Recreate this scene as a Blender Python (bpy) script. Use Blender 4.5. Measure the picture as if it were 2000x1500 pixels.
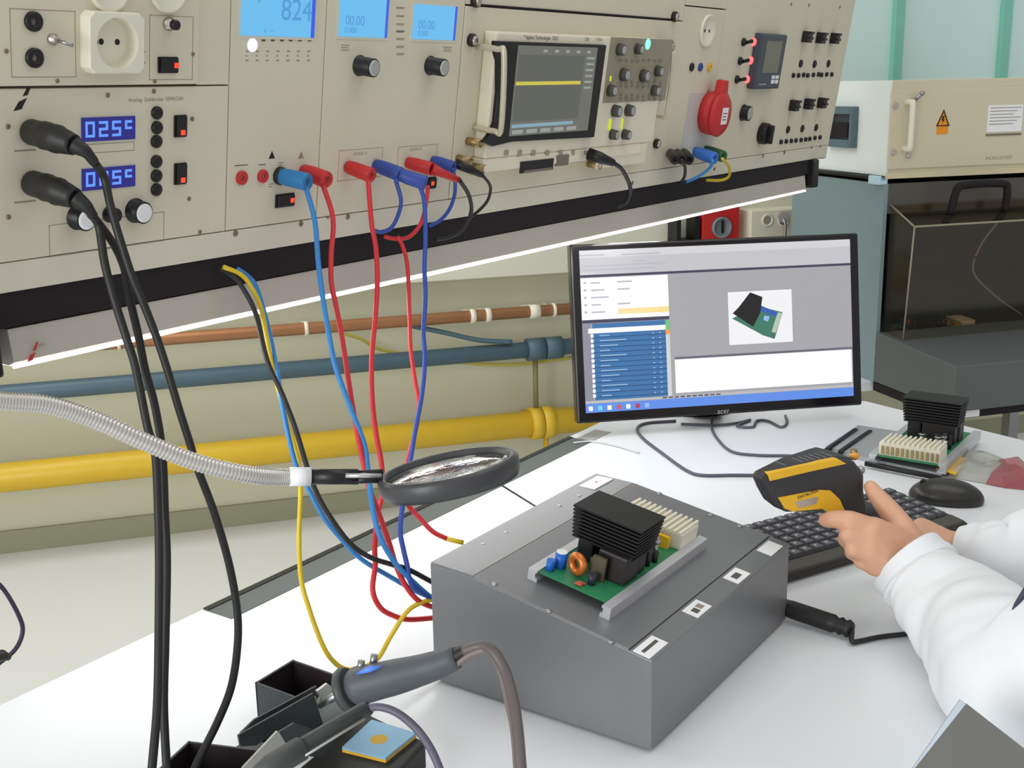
import bpy, math, random
from mathutils import Matrix, Vector, noise
random.seed(4)
C = bpy.context.scene.collection
for o in list(bpy.data.objects): bpy.data.objects.remove(o)
# ------------------------------------------------------------------ camera
# world: X runs along the bench, Y from the user towards the wall, Z up, bench top at z = 0
H = .65
RX = Vector((.56501527, -.82485855, -.01913413))      # camera right
DN = Vector((-.21222967, -.12288553, -.96946259))     # camera down
FW = Vector((.7973182, .551822, -.24449166))          # camera forward
cd = bpy.data.cameras.new('camera'); cam = bpy.data.objects.new('camera', cd); C.objects.link(cam)
cam.matrix_world = Matrix(((RX.x, -DN.x, -FW.x, 0), (RX.y, -DN.y, -FW.y, 0), (RX.z, -DN.z, -FW.z, H), (0, 0, 0, 1)))
cd.sensor_fit = 'HORIZONTAL'; cd.sensor_width = 36; cd.lens = 36*2300/2000; cd.clip_start = .01
bpy.context.scene.camera = cam
# ------------------------------------------------------------------ light
S = bpy.context.scene
S.view_settings.view_transform = 'Standard'; S.view_settings.look = 'None'
S.view_settings.exposure = 0; S.view_settings.gamma = 1; S.view_settings.use_curve_mapping = False
w = bpy.data.worlds.new('world'); S.world = w; w.use_nodes = True
w.node_tree.nodes['Background'].inputs[0].default_value = (.97, .985, 1, 1)
nt = w.node_tree; tc = nt.nodes.new('ShaderNodeTexCoord'); dp = nt.nodes.new('ShaderNodeVectorMath'); dp.operation = 'DOT_PRODUCT'
dp.inputs[1].default_value = (-.8, .45, .3); ma = nt.nodes.new('ShaderNodeMath'); ma.operation = 'MULTIPLY_ADD'; ma.inputs[1].default_value = .27; ma.inputs[2].default_value = .61
nt.links.new(tc.outputs['Generated'], dp.inputs[0]); nt.links.new(dp.outputs['Value'], ma.inputs[0]); nt.links.new(ma.outputs[0], nt.nodes['Background'].inputs[1])
def area(name, loc, target, sx, sy, power, col=(1, 1, 1)):
    l = bpy.data.lights.new(name, 'AREA'); l.shape = 'RECTANGLE'; l.size = sx; l.size_y = sy; l.energy = power; l.color = col
    o = bpy.data.objects.new(name, l); C.objects.link(o); o.location = loc
    o.rotation_euler = (Vector(target)-Vector(loc)).to_track_quat('-Z', 'X').to_euler(); return o
area('ceiling_lamp', (1.6, .75, 2.2), (1.6, .6, 0), 3, 1.2, 17, (1, .99, .97))
area('window_light', (-2.0, .95, .75), (1.0, .6, .1), 1.6, 1.2, 56, (.97, .985, 1))
area('room_lamp', (1.4, 3.0, 1.9), (2.9, 2.6, -.3), 1.8, .8, 22, (1, .98, .93))
# ------------------------------------------------------------------ measuring helpers
O = Vector((0, 0, H))
def ray(px, py): return RX*(px-1000)+DN*(py-750)+FW*2300
def hit(px, py, p, n):
    d = ray(px, py); return O+d*((p-O).dot(n)/d.dot(n))
def J(px, py, d): return O+ray(px, py)*(d/2300)
def onz(px, py, z=0.): return hit(px, py, Vector((0, 0, z)), Vector((0, 0, 1)))
def ony(px, py, y): return hit(px, py, Vector((0, y, 0)), Vector((0, 1, 0)))
def onx(px, py, x): return hit(px, py, Vector((x, 0, 0)), Vector((1, 0, 0)))
T3 = Matrix.Translation
def frame(o, x, y, z):
    return Matrix(((x.x, y.x, z.x, o.x), (x.y, y.y, z.y, o.y), (x.z, y.z, z.z, o.z), (0, 0, 0, 1)))
UP = Vector((0, -.149, .989)).normalized(); NN = Vector((1, 0, 0)).cross(UP)
PM = frame(Vector((0, 1.05, .465)), Vector((1, 0, 0)), UP, NN)          # console face: x along, y up, z towards the user
def pp(px, py, off=0.):
    w_ = hit(px, py, Vector((0, 1.05, .465))+NN*off, NN); q = PM.inverted() @ w_; return q.x, q.y
NS = Vector((.779, -.627, 0)).normalized(); NU = Vector((.627, .779, 0)).normalized()
WM = frame(Vector((0, 0, 0)), NS, NU, Vector((0, 0, 1)))                # room: x along the back wall, y into it
def wp(px, py, u):
    q = WM.inverted() @ hit(px, py, NU*u, NU); return q.x, q.z
def sp(px, py, s):
    q = WM.inverted() @ hit(px, py, NS*s, NS); return q.y, q.z
# ------------------------------------------------------------------ materials
def lin(c):
    r = []
    for v in c:
        v /= 255.; r.append(v/12.92 if v <= .04045 else ((v+.055)/1.055)**2.4)
    return (*r, 1)
MC = {}
def mat(name, col, rough=.5, metal=0., var=.04, scale=30., bump=0., emit=0., alpha=1., trans=0., ior=1.45, bscale=None, spec=.5):
    if name in MC: return MC[name]
    m = bpy.data.materials.new(name); m.use_nodes = True; nt = m.node_tree; b = nt.nodes['Principled BSDF']
    c = lin(col); b.inputs['Base Color'].default_value = c; b.inputs['Roughness'].default_value = rough
    b.inputs['Metallic'].default_value = metal; b.inputs['IOR'].default_value = ior; b.inputs['Specular IOR Level'].default_value = spec
    if alpha < 1: b.inputs['Alpha'].default_value = alpha
    if trans: b.inputs['Transmission Weight'].default_value = trans
    if emit:
        b.inputs['Emission Color'].default_value = c; b.inputs['Emission Strength'].default_value = emit; c = tuple(x*.08 for x in c[:3])+(1,); b.inputs['Base Color'].default_value = c
    if var or bump:
        tc = nt.nodes.new('ShaderNodeTexCoord'); nz = nt.nodes.new('ShaderNodeTexNoise'); nz.inputs['Scale'].default_value = scale
        nz.inputs['Detail'].default_value = 3; nt.links.new(tc.outputs['Object'], nz.inputs['Vector'])
        if var:
            mx = nt.nodes.new('ShaderNodeMix'); mx.data_type = 'RGBA'
            mx.inputs[6].default_value = tuple(x*(1-var) for x in c[:3])+(1,); mx.inputs[7].default_value = tuple(min(1, x*(1+var)) for x in c[:3])+(1,)
            nt.links.new(nz.outputs[0], mx.inputs[0]); nt.links.new(mx.outputs[2], b.inputs['Base Color'])
        if bump:
            n2 = nt.nodes.new('ShaderNodeTexNoise'); n2.inputs['Scale'].default_value = bscale or scale*4; nt.links.new(tc.outputs['Object'], n2.inputs['Vector'])
            bp = nt.nodes.new('ShaderNodeBump'); bp.inputs['Strength'].default_value = bump; bp.inputs['Distance'].default_value = .002
            nt.links.new(n2.outputs[0], bp.inputs['Height']); nt.links.new(bp.outputs[0], b.inputs['Normal'])
    MC[name] = m; return m
beige = mat('beige_panel', (218, 211, 188), .55, var=.03, scale=5, bump=.03)
beige2 = mat('beige_rail', (218, 213, 194), .5, var=.03, scale=8)
beige_d = mat('beige_dark', (120, 112, 98), .6)
cream = mat('cream_plastic', (232, 228, 208), .4, var=.02)
scopeb = mat('scope_body', (232, 224, 202), .45, var=.03)
black = mat('black_plastic', (22, 20, 22), .4, var=.1)
blackm = mat('black_matt', (24, 16, 20), .75, var=.1)
rubber = mat('black_rubber', (32, 31, 30), .5, var=.1)
chrome = mat('chrome', (200, 195, 185), .25, metal=1.)
brass = mat('brass', (166, 144, 100), .4, metal=.9)
tinted = mat('screw_brown', (138, 118, 92), .5, metal=.5)
steel = mat('steel', (168, 168, 168), .38, metal=1., var=.05)
alu = mat('aluminium_profile', (205, 205, 208), .42, metal=.55, var=.05)
silver = mat('silver_cap', (190, 190, 188), .35, metal=.6)
redp = mat('red_plastic', (196, 44, 44), .45, var=.06)
redc = mat('red_cable', (205, 48, 52), .45, var=.06)
bluep = mat('dark_blue_plastic', (52, 76, 156), .45, var=.06)
bluec = mat('dark_blue_cable', (48, 78, 165), .45, var=.06)
lbp = mat('light_blue_plastic', (42, 122, 178), .45, var=.06)
lbc = mat('light_blue_cable', (52, 130, 195), .45, var=.06)
yelc = mat('yellow_cable', (214, 184, 40), .45, var=.06)
yelg = mat('pale_yellow_cable', (190, 182, 84), .5, var=.05)
yelp = mat('yellow_plastic', (236, 184, 40), .45, var=.04)
greenp = mat('green_plastic', (44, 98, 60), .5, var=.05)
white = mat('white_plastic', (236, 236, 236), .4, var=.01)
paper = mat('paper', (240, 240, 240), .8, var=.01)
ink = mat('print_ink', (90, 86, 78), .7, var=0)
inkl = mat('faint_print', (150, 142, 124), .7, var=0)
inkb = mat('black_ink', (35, 32, 32), .7, var=0)
lcd = mat('lit_lcd', (108, 188, 236), .3, emit=.95, var=.02, scale=12)
lcde = mat('lit_lcd_edge', (62, 92, 220), .3, emit=.95, var=0)
lcdt = mat('lcd_digits', (86, 158, 214), .4, emit=.9, var=0)
dispb = mat('display_dark_blue', (34, 32, 130), .2, emit=.8, var=0)
dispd = mat('display_digits', (92, 140, 250), .3, emit=1.25, var=0)
redl = mat('red_lamp', (255, 62, 40), .3, emit=1.6, var=0)
pinkl = mat('pink_red_led', (255, 110, 110), .3, emit=1.5, var=0)
grnl = mat('green_led', (110, 255, 200), .3, emit=2.2, var=0)
viol = mat('violet_white_led', (215, 205, 255), .3, emit=2., var=0)
yll = mat('yellow_green_led', (205, 225, 40), .3, emit=.9, var=0)
pcb = mat('circuit_board_green', (44, 128, 84), .4, var=.15, scale=120)
copperw = mat('copper_winding', (206, 116, 56), .3, metal=.5, var=.15, scale=200)
greyb = mat('grey_case_lacquer', (106, 107, 109), .40, ior=1.9, var=.02, scale=40, bump=.05)
tablem = mat('white_bench_laminate', (226, 229, 231), .28, var=.01, scale=6)
# ------------------------------------------------------------------ mesh builder
class MB:
    def __init__(s): s.v = []; s.f = []; s.m = []; s.s = []; s.T = Matrix.Identity(4)
    def add(s, vs, fs, m=0, sm=False):
        k = len(s.v); s.v += [tuple(s.T @ Vector(v)) for v in vs]
        for f in fs: s.f.append(tuple(i+k for i in f)); s.m.append(m); s.s.append(sm)
        return s
    def box(s, x0, x1, y0, y1, z0, z1, m=0):
        v = [(x, y, z) for z in (z0, z1) for y in (y0, y1) for x in (x0, x1)]
        return s.add(v, [(0, 2, 3, 1), (4, 5, 7, 6), (0, 1, 5, 4), (2, 6, 7, 3), (0, 4, 6, 2), (1, 3, 7, 5)], m)
    def cbox(s, c, sx, sy, sz, m=0): return s.box(c[0]-sx/2, c[0]+sx/2, c[1]-sy/2, c[1]+sy/2, c[2]-sz/2, c[2]+sz/2, m)
    def prism(s, poly, a, b, axis='z', m=0):
        n = len(poly)
        def p(q, h): return {'z': (q[0], q[1], h), 'x': (h, q[0], q[1]), 'y': (q[0], h, q[1])}[axis]
        ar = sum(poly[i][0]*poly[(i+1) % n][1]-poly[(i+1) % n][0]*poly[i][1] for i in range(n))
        if (ar < 0) != (axis == 'y'): poly = poly[::-1]
        v = [p(q, a) for q in poly]+[p(q, b) for q in poly]
        return s.add(v, [tuple(range(n-1, -1, -1)), tuple(range(n, 2*n))]+[(i, (i+1) % n, n+(i+1) % n, n+i) for i in range(n)], m)
    def lathe(s, prof, seg=20, m=0, sm=True, M=None):
        v = []; f = []; n = len(prof)
        for r, z in prof:
            for i in range(seg):
                a = 2*math.pi*i/seg; v.append((r*math.cos(a), r*math.sin(a), z))
        if M is not None: v = [tuple(M @ Vector(q)) for q in v]
        for j in range(n-1):
            for i in range(seg):
                k = (i+1) % seg; f.append((j*seg+i, j*seg+k, (j+1)*seg+k, (j+1)*seg+i))
        s.add(v, f, m, sm)
        caps = []
        k = len(s.v)-len(v)
        if prof[0][0] > 1e-6: s.f.append(tuple(k+i for i in range(seg-1, -1, -1))); s.m.append(m); s.s.append(False)
        if prof[-1][0] > 1e-6: s.f.append(tuple(k+(n-1)*seg+i for i in range(seg))); s.m.append(m); s.s.append(False)
        return s
    def cyl(s, c, r, z0, z1, seg=20, m=0, r1=None):
        return s.lathe([(r, z0), (r if r1 is None else r1, z1)], seg, m, True, T3((c[0], c[1], 0)))
    def rod(s, a, b, ra, rb=None, seg=16, m=0):
        a = Vector(a); b = Vector(b); q = (b-a).to_track_quat('Z', 'Y').to_matrix().to_4x4()
        return s.lathe([(ra, 0), (ra if rb is None else rb, (b-a).length)], seg, m, True, T3(a) @ q)
    def tube(s, pts, r, seg=10, m=0, caps=True, flat=1.):
        P = [Vector(p) for p in pts]; n = len(P); R = r if isinstance(r, (list, tuple)) else [r]*n
        v = []; t0 = (P[1]-P[0]).normalized(); u = t0.orthogonal().normalized()
        for i in range(n):
            t = (P[min(i+1, n-1)]-P[max(i-1, 0)]).normalized(); u = (u-t*u.dot(t)).normalized(); w_ = t.cross(u)
            for k in range(seg):
                a = 2*math.pi*k/seg; v.append(tuple(P[i]+(u*math.cos(a)+w_*math.sin(a)*flat)*R[i]))
        f = [(i*seg+k, i*seg+(k+1) % seg, (i+1)*seg+(k+1) % seg, (i+1)*seg+k) for i in range(n-1) for k in range(seg)]
        s.add(v, f, m, True)
        if caps:
            k = len(s.v)-len(v)
            s.f += [tuple(k+i for i in range(seg-1, -1, -1)), tuple(k+(n-1)*seg+i for i in range(seg))]; s.m += [m, m]; s.s += [False, False]
        return s
    def ball(s, c, rx, ry=None, rz=None, seg=16, m=0, M=None):
        ry = ry or rx; rz = rz or rx; n = seg//2
        pr = [(max(1e-7, math.sin(math.pi*i/n)), -math.cos(math.pi*i/n)) for i in range(n+1)]
        X = T3(c) @ (M or Matrix.Identity(4)) @ Matrix.Diagonal((rx, ry, rz, 1))
        return s.lathe(pr, seg, m, True, X)
    def quad(s, a, b, c, d, m=0): return s.add([a, b, c, d], [(0, 1, 2, 3)], m)
    def rect(s, x0, x1, y0, y1, z, m=0, t=.0002): return s.box(x0, x1, y0, y1, z-t, z, m)
def link(name, me, parent=None, M=None):
    o = bpy.data.objects.new(name, me); C.objects.link(o)
    if parent: o.parent = parent
    if M is not None: o.matrix_basis = M
    return o
def part(name, mb, mats, parent=None, loc=None, M=None, bev=0., seg=2):
    me = bpy.data.meshes.new(name); me.from_pydata(mb.v, [], mb.f)
    for m in (mats if isinstance(mats, (list, tuple)) else [mats]): me.materials.append(m)
    me.polygons.foreach_set('material_index', mb.m); me.polygons.foreach_set('use_smooth', mb.s); me.update()
    if M is None and loc is not None: M = T3(loc)
    o = link(name, me, parent, M)
    if bev:
        b = o.modifiers.new('bevel', 'BEVEL'); b.width = bev; b.segments = seg; b.limit_method = 'ANGLE'; b.angle_limit = .6
    return o
def tag(o, label, cat, group=None):
    o['label'] = label; o['category'] = cat
    if group: o['group'] = group
    return o
def thing(name, label, cat, M=None, group=None):
    o = bpy.data.objects.new(name, None); C.objects.link(o); o.empty_display_size = .02
    if M is not None: o.matrix_basis = M
    return tag(o, label, cat, group)
def struct(name, mb, m, M=None, bev=0.):
    o = part(name, mb, m, None, M=M, bev=bev); o['kind'] = 'structure'; return o
def copy_tree(o, parent=None):
    c = o.copy(); C.objects.link(c); c.parent = parent
    for ch in list(o.children): copy_tree(ch, c)
    return c
def text(name, s_, size, mt, parent, M, ax='LEFT'):
    cu = bpy.data.curves.new('t', 'FONT'); cu.body = s_; cu.size = size; cu.align_x = ax; cu.extrude = .0001
    t = bpy.data.objects.new('t', cu); C.objects.link(t); bpy.context.view_layer.update()
    me = bpy.data.meshes.new_from_object(t); bpy.data.objects.remove(t); me.materials.clear(); me.materials.append(mt)
    return link(name, me, parent, M)
def spline(pts, n=8):
    P = [Vector(p) for p in pts]; P = [P[0]*2-P[1]]+P+[P[-1]*2-P[-2]]; out = []
    for i in range(1, len(P)-2):
        for k in range(n):
            t = k/n; a, b, c, d = P[i-1:i+3]
            out.append(.5*((2*b)+(c-a)*t+(2*a-5*b+4*c-d)*t*t+(3*b-a-3*c+d)*t**3))
    out.append(P[-2]); return out
# ================================================================== ROOM
fm = mat('floor_vinyl', (218, 219, 216), .45, var=.02, scale=3)
wallm = mat('wall_paint', (200, 198, 172), .8, var=.02, scale=3, bump=.04)
wallu = mat('wall_paint_upper', (220, 219, 200), .8, var=.02, scale=3)
U = 3.814
struct('floor', MB().box(-2.5, 6, -2.5, 6, -.80, -.75), fm)
struct('wall_back', MB().box(-2.6, 6.5, U, U+.1, -.75, 2.3), wallm, WM)
struct('baseboard_back', MB().box(-2.6, 6.5, U-.012, U, -.75, -.677), mat('baseboard_olive', (150, 150, 124), .7), WM)
struct('trim_1', MB().box(-2.6, 6.5, U-.06, U, .034, .64), wallu, WM, .003)
mint = mat('mint_glass', (214, 240, 236), .25, var=.04, scale=1.5)
mintd = mat('mint_glass_edge', (132, 200, 180), .3, var=.03)
wb = MB().box(1.0, 6.0, U-.05, U-.03, .645, 2.2)
wn = struct('window_1', wb, mint, WM)
for px in (1747, 1955):
    s_ = wp(px, 100, U-.05)[0]
    part('mullion', MB().box(s_-.018, s_+.018, U-.075, U-.045, .645, 2.2), mintd, wn)
# pipes
def pipe(name, label, z, r, m, s0=-2.4, s1=2.2, u=3.70):
    t = thing(name, label, 'pipe', WM @ T3((s0, u, z)))
    part('pipe_run', MB().tube([(0, 0, 0), ((s1-s0)/2, 0, 0), (s1-s0, 0, 0)], r, 20), m, t); return t, s0
cop = mat('copper_pipe', (172, 122, 84), .38, metal=.45, var=.15, scale=14)
bgp = mat('blue_grey_pipe_paint', (76, 100, 112), .45, var=.06)
yep = mat('yellow_pipe_paint', (214, 176, 44), .4, var=.05)
def zpx(px, py, u=3.70): return wp(px, py, u)[1]
cp, s0 = pipe('copper_pipe', 'thin bare copper pipe running along the wall above the blue one', zpx(700, 634), .0195, cop)
for px, wd in ((225, .010), (595, .012), (922, .018), (952, .018), (1043, .035), (1081, .010)):
    s_ = wp(px, 600, 3.70)[0]-s0
    part('pipe_clip', MB().tube([(s_-wd/2, 0, 0), (s_+wd/2, 0, 0)], .024, 16).box(s_-wd/2, s_+wd/2, .0, .11, -.006, .006), cream, cp)
bp, s0 = pipe('blue_pipe', 'blue-grey painted pipe between copper and yellow pipes', zpx(700, 711), .0275, bgp)
for px in (1045, 1080):
    s_ = wp(px, 680, 3.70)[0]-s0
    part('coupling', MB().tube([(s_-.03, 0, 0), (s_+.03, 0, 0)], .038, 20), bgp, bp)
s_ = wp(1045, 680, 3.70)[0]-s0
part('drop_rod', MB().rod((s_, -.0, -.03), (s_, 0, -.21), .009), mat('olive_rod', (128, 122, 84), .5), bp)
yp, s0 = pipe('yellow_pipe', 'thick yellow gas pipe, the lowest along the back wall', zpx(700, 862), .0455, yep)
for px in (1045, 1068):
    s_ = wp(px, 820, 3.70)[0]-s0
    part('clamp', MB().tube([(s_-.02, 0, 0), (s_+.02, 0, 0)], .056, 20).box(s_-.02, s_+.02, 0, .11, -.02, .02), yep, yp)
s_ = wp(1066, 820, 3.70)[0]-s0
part('support_rod', MB().rod((s_, 0, -.04), (s_, 0, -.22), .009), yep, yp)
def wpt(px, py, u): s2, z2 = wp(px, py, u); return WM @ Vector((s2, u, z2))
tag(part('thin_pipe', MB().tube(spline([wpt(800, 636, 3.72), wpt(870, 650, 3.70), wpt(935, 664, 3.69), wpt(1000, 668, 3.68)]), .008), bgp), 'thin blue tube branching from copper down to blue pipe', 'pipe')
tag(part('thin_pipe', MB().tube(spline([wpt(660, 648, 3.74), wpt(705, 662, 3.75), wpt(750, 684, 3.76), wpt(880, 706, 3.76), wpt(1000, 712, 3.76), wpt(1120, 698, 3.76)]), .006), yelg), 'thin yellow tube on the wall just under the blue pipe', 'pipe')
# wall fittings right of the console
def wbox(name, label, cat, px0, py0, px1, py1, u0, u1, m, bev=.004):
    s0, z1 = wp(px0, py0, u0); s1, z0 = wp(px1, py1, u0)
    t = thing(name, label, cat, WM @ T3((s0, u1, z0)))
    return t, s1-s0, z1-z0, u0-u1
t, W, Hh, D = wbox('socket_trunking', 'cream wall trunking with round sockets beside the tall cabinet', 'wall socket', 1467, 412, 1620, 520, 3.66, 3.754, cream)
part('trunking_body', MB().box(0, W, D, 0, 0, Hh), cream, t, bev=.004)
for px, py in ((1499, 430), (1530, 430), (1555, 431)):
    s_, z_ = wp(px, py, 3.66); q = (t.matrix_basis.inverted() @ (WM @ Vector((s_, 3.66, z_))))
    part('socket_insert', MB().lathe([(.022, 0), (.022, .004), (.016, .004), (.015, -.002), (.0001, -.003)], 20, M=T3((q.x, D, q.z)) @ Matrix.Rotation(math.pi/2, 4, 'X')), [cream], t)
pa, pb = wpt(1531, 425, 3.64), wpt(1534, 470, 3.64)
tag(part('socket_plug', MB().tube([wpt(1529, 424, 3.66), wpt(1530, 426, 3.62)], .017).tube(spline([wpt(1530, 428, 3.62), wpt(1534, 440, 3.61), wpt(1533, 470, 3.61)]), .005), steel), 'grey plug with hanging lead in the middle wall socket', 'plug')
t, W, Hh, D = wbox('red_gauge', 'red square wall unit with a round grey dial', 'gauge', 1373, 398, 1443, 482, 3.68, 3.754, redp)
part('gauge_housing', MB().box(0, W, D, 0, 0, Hh), redp, t, bev=.004)
s_, z_ = wp(1408, 444, 3.68); q = (t.matrix_basis.inverted() @ (WM @ Vector((s_, 3.68, z_))))
dl = part('dial', MB().lathe([(.036, 0), (.036, .014), (.030, .014), (.028, .008), (.0001, .008)], 28, M=T3((q.x, D, q.z)) @ Matrix.Rotation(math.pi/2, 4, 'X')), mat('dial_grey', (128, 134, 140), .4), t)
part('pointer', MB().box(q.x-.003, q.x+.003, D-.018, D-.008, q.z-.018, q.z+.024), black, dl)
t, W, Hh, D = wbox('wall_bracket', 'small black wall bracket left of the red gauge', 'bracket', 1322, 430, 1366, 470, 3.68, 3.754, black)
part('post', MB().box(0, .016, D, 0, -.02, Hh), black, t); part('post', MB().box(W-.016, W, D, 0, -.02, Hh+.012), black, t)
part('crossbar', MB().box(0, W, D, 0, -.012, .004), black, t)
# ================================================================== TALL CABINET (room frame)
SC = 1.947; UF = 2.88
bluegrey = mat('cabinet_blue_grey', (128, 148, 152), .5, var=.03, scale=4)
dkg = mat('cabinet_dark_front', (84, 82, 76), .5, var=.03, scale=4)
cabw = mat('cabinet_white', (238, 242, 242), .5, var=.02)
cabb = mat('cabinet_beige', (212, 202, 174), .5, var=.02, scale=5)
cabl = mat('cabinet_base_lacquer', (92, 97, 96), .5, var=.03, scale=4)
WC = .95
cab = thing('test_cabinet', 'tall blue-grey test cabinet with a smoked hood at the right', 'cabinet', WM @ T3((SC, UF, -.2)))
b_ = MB()      # shell with an opening in its front
b_.box(0, .012, 0, .47, 0, .56).box(WC-.012, WC, 0, .47, 0, .56)
part('side_panel', MB().box(0, .012, 0, .50, 0, .568), bluegrey, cab); part('side_panel', MB().box(WC-.012, WC, 0, .50, 0, .568), bluegrey, cab)
part('back_panel', MB().box(.012, WC-.012, .485, .50, 0, .568), blackm, cab)
part('inner_floor', MB().box(.012, WC-.012, 0, .485, .09, .12), cabl, cab)
part('front_panel', MB().box(.012, WC-.012, 0, .012, .485, .568), dkg, cab)
part('inner_shelf', MB().box(.012, WC-.012, .06, .485, .33, .336), blackm, cab)
zb = sp(1860, 714, SC)[1]+.2; u0 = sp(1860, 808, SC)[0]-UF
part('base', MB().prism([(u0, 0), (u0, zb), (0, zb+.022), (.0, 0)], 0, WC, 'x'), cabl, cab, bev=.004)
up_ = thing('control_box', 'beige control box with warning triangle on top of tall cabinet', 'control box', WM @ T3((SC, UF, .386)))
part('side_panel', MB().box(0, .006, 0, .50, 0, .262), cabw, up_)
part('housing', MB().box(.006, WC, 0, .50, 0, .262), cabb, up_, bev=.002)
def cpt(px, py, u=UF, s0=SC, z0=.386):
    s_, z_ = wp(px, py, u); return s_-s0, z_-z0
x0, z0 = cpt(1750, 330); x1, z1 = cpt(2060, 172)
part('front_plate', MB().box(x0-.03, WC-.01, -.006, 0, .022, .237), cabb, up_, bev=.002)
part('edge_profile', MB().box(0, WC, -.006, 0, -.004, .012), mat('cabinet_edge', (214, 202, 168), .5), up_)
ax, az = cpt(1768, 200); bx, bz = cpt(1762, 290)
part('handle', MB().tube(spline([(ax, 0, az), (ax, -.03, az), (ax, -.036, az-.01), (bx, -.036, bz+.01), (bx, -.03, bz), (bx, 0, bz)], 4), .008, 10), cream, up_)
for px, py in ((1746, 206), (1742, 297), (1772, 303)):
    x, z = cpt(px, py); part('screw', MB().rod((x, -.001, z), (x, -.012, z), .010, .008), chrome, up_)
part('latch', MB().rod((cpt(1778, 200)[0], -.01, cpt(1778, 200)[1]), (cpt(1788, 182)[0], -.03, cpt(1788, 182)[1]), .005).ball((cpt(1788, 182)[0], -.03, cpt(1788, 182)[1]), .007), steel, up_)
x, z = cpt(1837, 262)
org = mat('warning_orange', (236, 150, 30), .5, var=0)
sg = part('warning_sign', MB().box(x-.018, x+.018, -.0075, -.006, z, z+.022).prism([(x-.021, z+.024), (x+.021, z+.024), (x, z+.068)], -.0075, -.006, 'y'), org, up_)
part('lightning_mark', MB().prism([(x-.003, z+.05), (x+.004, z+.05), (x, z+.041), (x+.005, z+.041), (x-.003, z+.027), (x, z+.037), (x-.005, z+.037)], -.0082, -.0075, 'y').prism([(x-.021, z+.024), (x-.017, z+.024), (x, z+.06), (x+.017, z+.024), (x+.021, z+.024), (x, z+.068)], -.0082, -.0075, 'y').box(x-.021, x+.021, -.0082, -.0075, z+.022, z+.025), inkb, sg)
x0, z1 = cpt(1928, 206); x1, z0 = cpt(1991, 256)
pl = part('paper_label', MB().box(x0, x1, -.0075, -.006, z0, z1), paper, up_)
MW = Matrix.Rotation(math.pi/2, 4, 'X')
for k in range(6): part('text_line', MB().box(x0+.006, x1-.006-(k % 3)*.012, -.008, -.0075, z1-.008-k*.009, z1-.006-k*.009), inkl, pl)
part('label_holder', MB().box(x0-.002, x1, -.009, -.006, z0-.01, z0-.005), beige_d, up_)
text('lettering', 'INCIRCUITTEST', .013, inkl, up_, T3((cpt(1922, 312)[0], -.0062, cpt(1922, 312)[1])) @ MW)
# round switch recess on the white side
su, sz = sp(1678, 208, SC); su2, sz2 = sp(1622, 285, SC)
sw = thing('switch_box', 'blue-grey switch with dark recess on the white cabinet side', 'switch', WM @ T3((SC, su, sz2)))
swm = mat('switch_blue_grey', (92, 112, 122), .45)
L_ = su2-su; Hs = sz-sz2
part('frame', MB().box(-.022, 0, 0, .014, 0, Hs).box(-.022, 0, L_-.014, L_, 0, Hs).box(-.022, 0, .014, L_-.014, 0, .022).box(-.022, 0, .014, L_-.014, Hs-.022, Hs), swm, sw, bev=.002)
part('recess', MB().box(-.006, 0, .012, L_-.012, .02, Hs-.02), mat('recess_dark', (62, 66, 72), .5), sw)
part('rocker', MB().box(-.015, -.006, .03, L_-.02, .03, Hs*.6), blackm, sw)
# black cable / latch at the boundary
tag(part('cover_strip', MB().tube([WM @ Vector((SC-.006, UF+x, .384)) for x in (0, .25, .48)], .007), black), 'black rubber strip between white and blue-grey cabinet sides', 'strip')
tag(part('corner_latch', MB().box(-.022, .01, -.02, .03, -.012, .012), mat('pale_blue_latch', (190, 220, 235), .4), M=WM @ T3((SC, UF+.02, .378)), bev=.003), 'small pale blue latch at the cabinet corner', 'latch')
# hood
smoke = bpy.data.materials.new('smoked_acrylic'); smoke.use_nodes = True; nt = smoke.node_tree; nt.nodes.clear()
ou = nt.nodes.new('ShaderNodeOutputMaterial'); mx = nt.nodes.new('ShaderNodeMixShader'); tr = nt.nodes.new('ShaderNodeBsdfTransparent'); gl = nt.nodes.new('ShaderNodeBsdfGlossy')
tr.inputs[0].default_value = (.90, .87, .83, 1); gl.inputs['Roughness'].default_value = .12; gl.inputs['Color'].default_value = (.6, .6, .55, 1); mx.inputs[0].default_value = .05
nt.links.new(tr.outputs[0], mx.inputs[1]); nt.links.new(gl.outputs[0], mx.inputs[2]); nt.links.new(mx.outputs[0], ou.inputs[0])
hd = thing('smoked_hood', 'smoked clear hood with a dark handle on the cabinet front', 'hood', WM @ T3((SC+.02, UF, -.08)))
hz = sp(1740, 402, SC)[1]+.08
prof = [(0, 0), (-.05, 0), (-.155, .30), (0, hz)]
prof = [(-.002, .01), (-.10, .012), (-.12, hz-.05), (-.002, hz)]
part('hood_shell', MB().prism(prof, 0, WC-.06, 'x').prism([(p[0]*.96, p[1]) for p in [(-.002, .015), (-.098, .016), (-.116, hz-.054), (-.002, hz-.006)]], .003, WC-.063, 'x'), smoke, hd)
edm = mat('hood_edge', (150, 146, 122), .3, var=.05)
ed = MB()
for a, b in zip(prof[1:], prof[2:]): ed.rod((0, a[0], a[1]), (0, b[0], b[1]), .0025, seg=6)
ed.rod((0, prof[2][0], prof[2][1]), (WC-.06, prof[2][0], prof[2][1]), .003, seg=6)
part('hood_edge', ed, edm, hd)
hx, _ = cpt(1878, 400, UF-.1, SC+.02); hx2, _ = cpt(1985, 400, UF-.1, SC+.02)
y1 = -.055; zz = hz-.012
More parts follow.
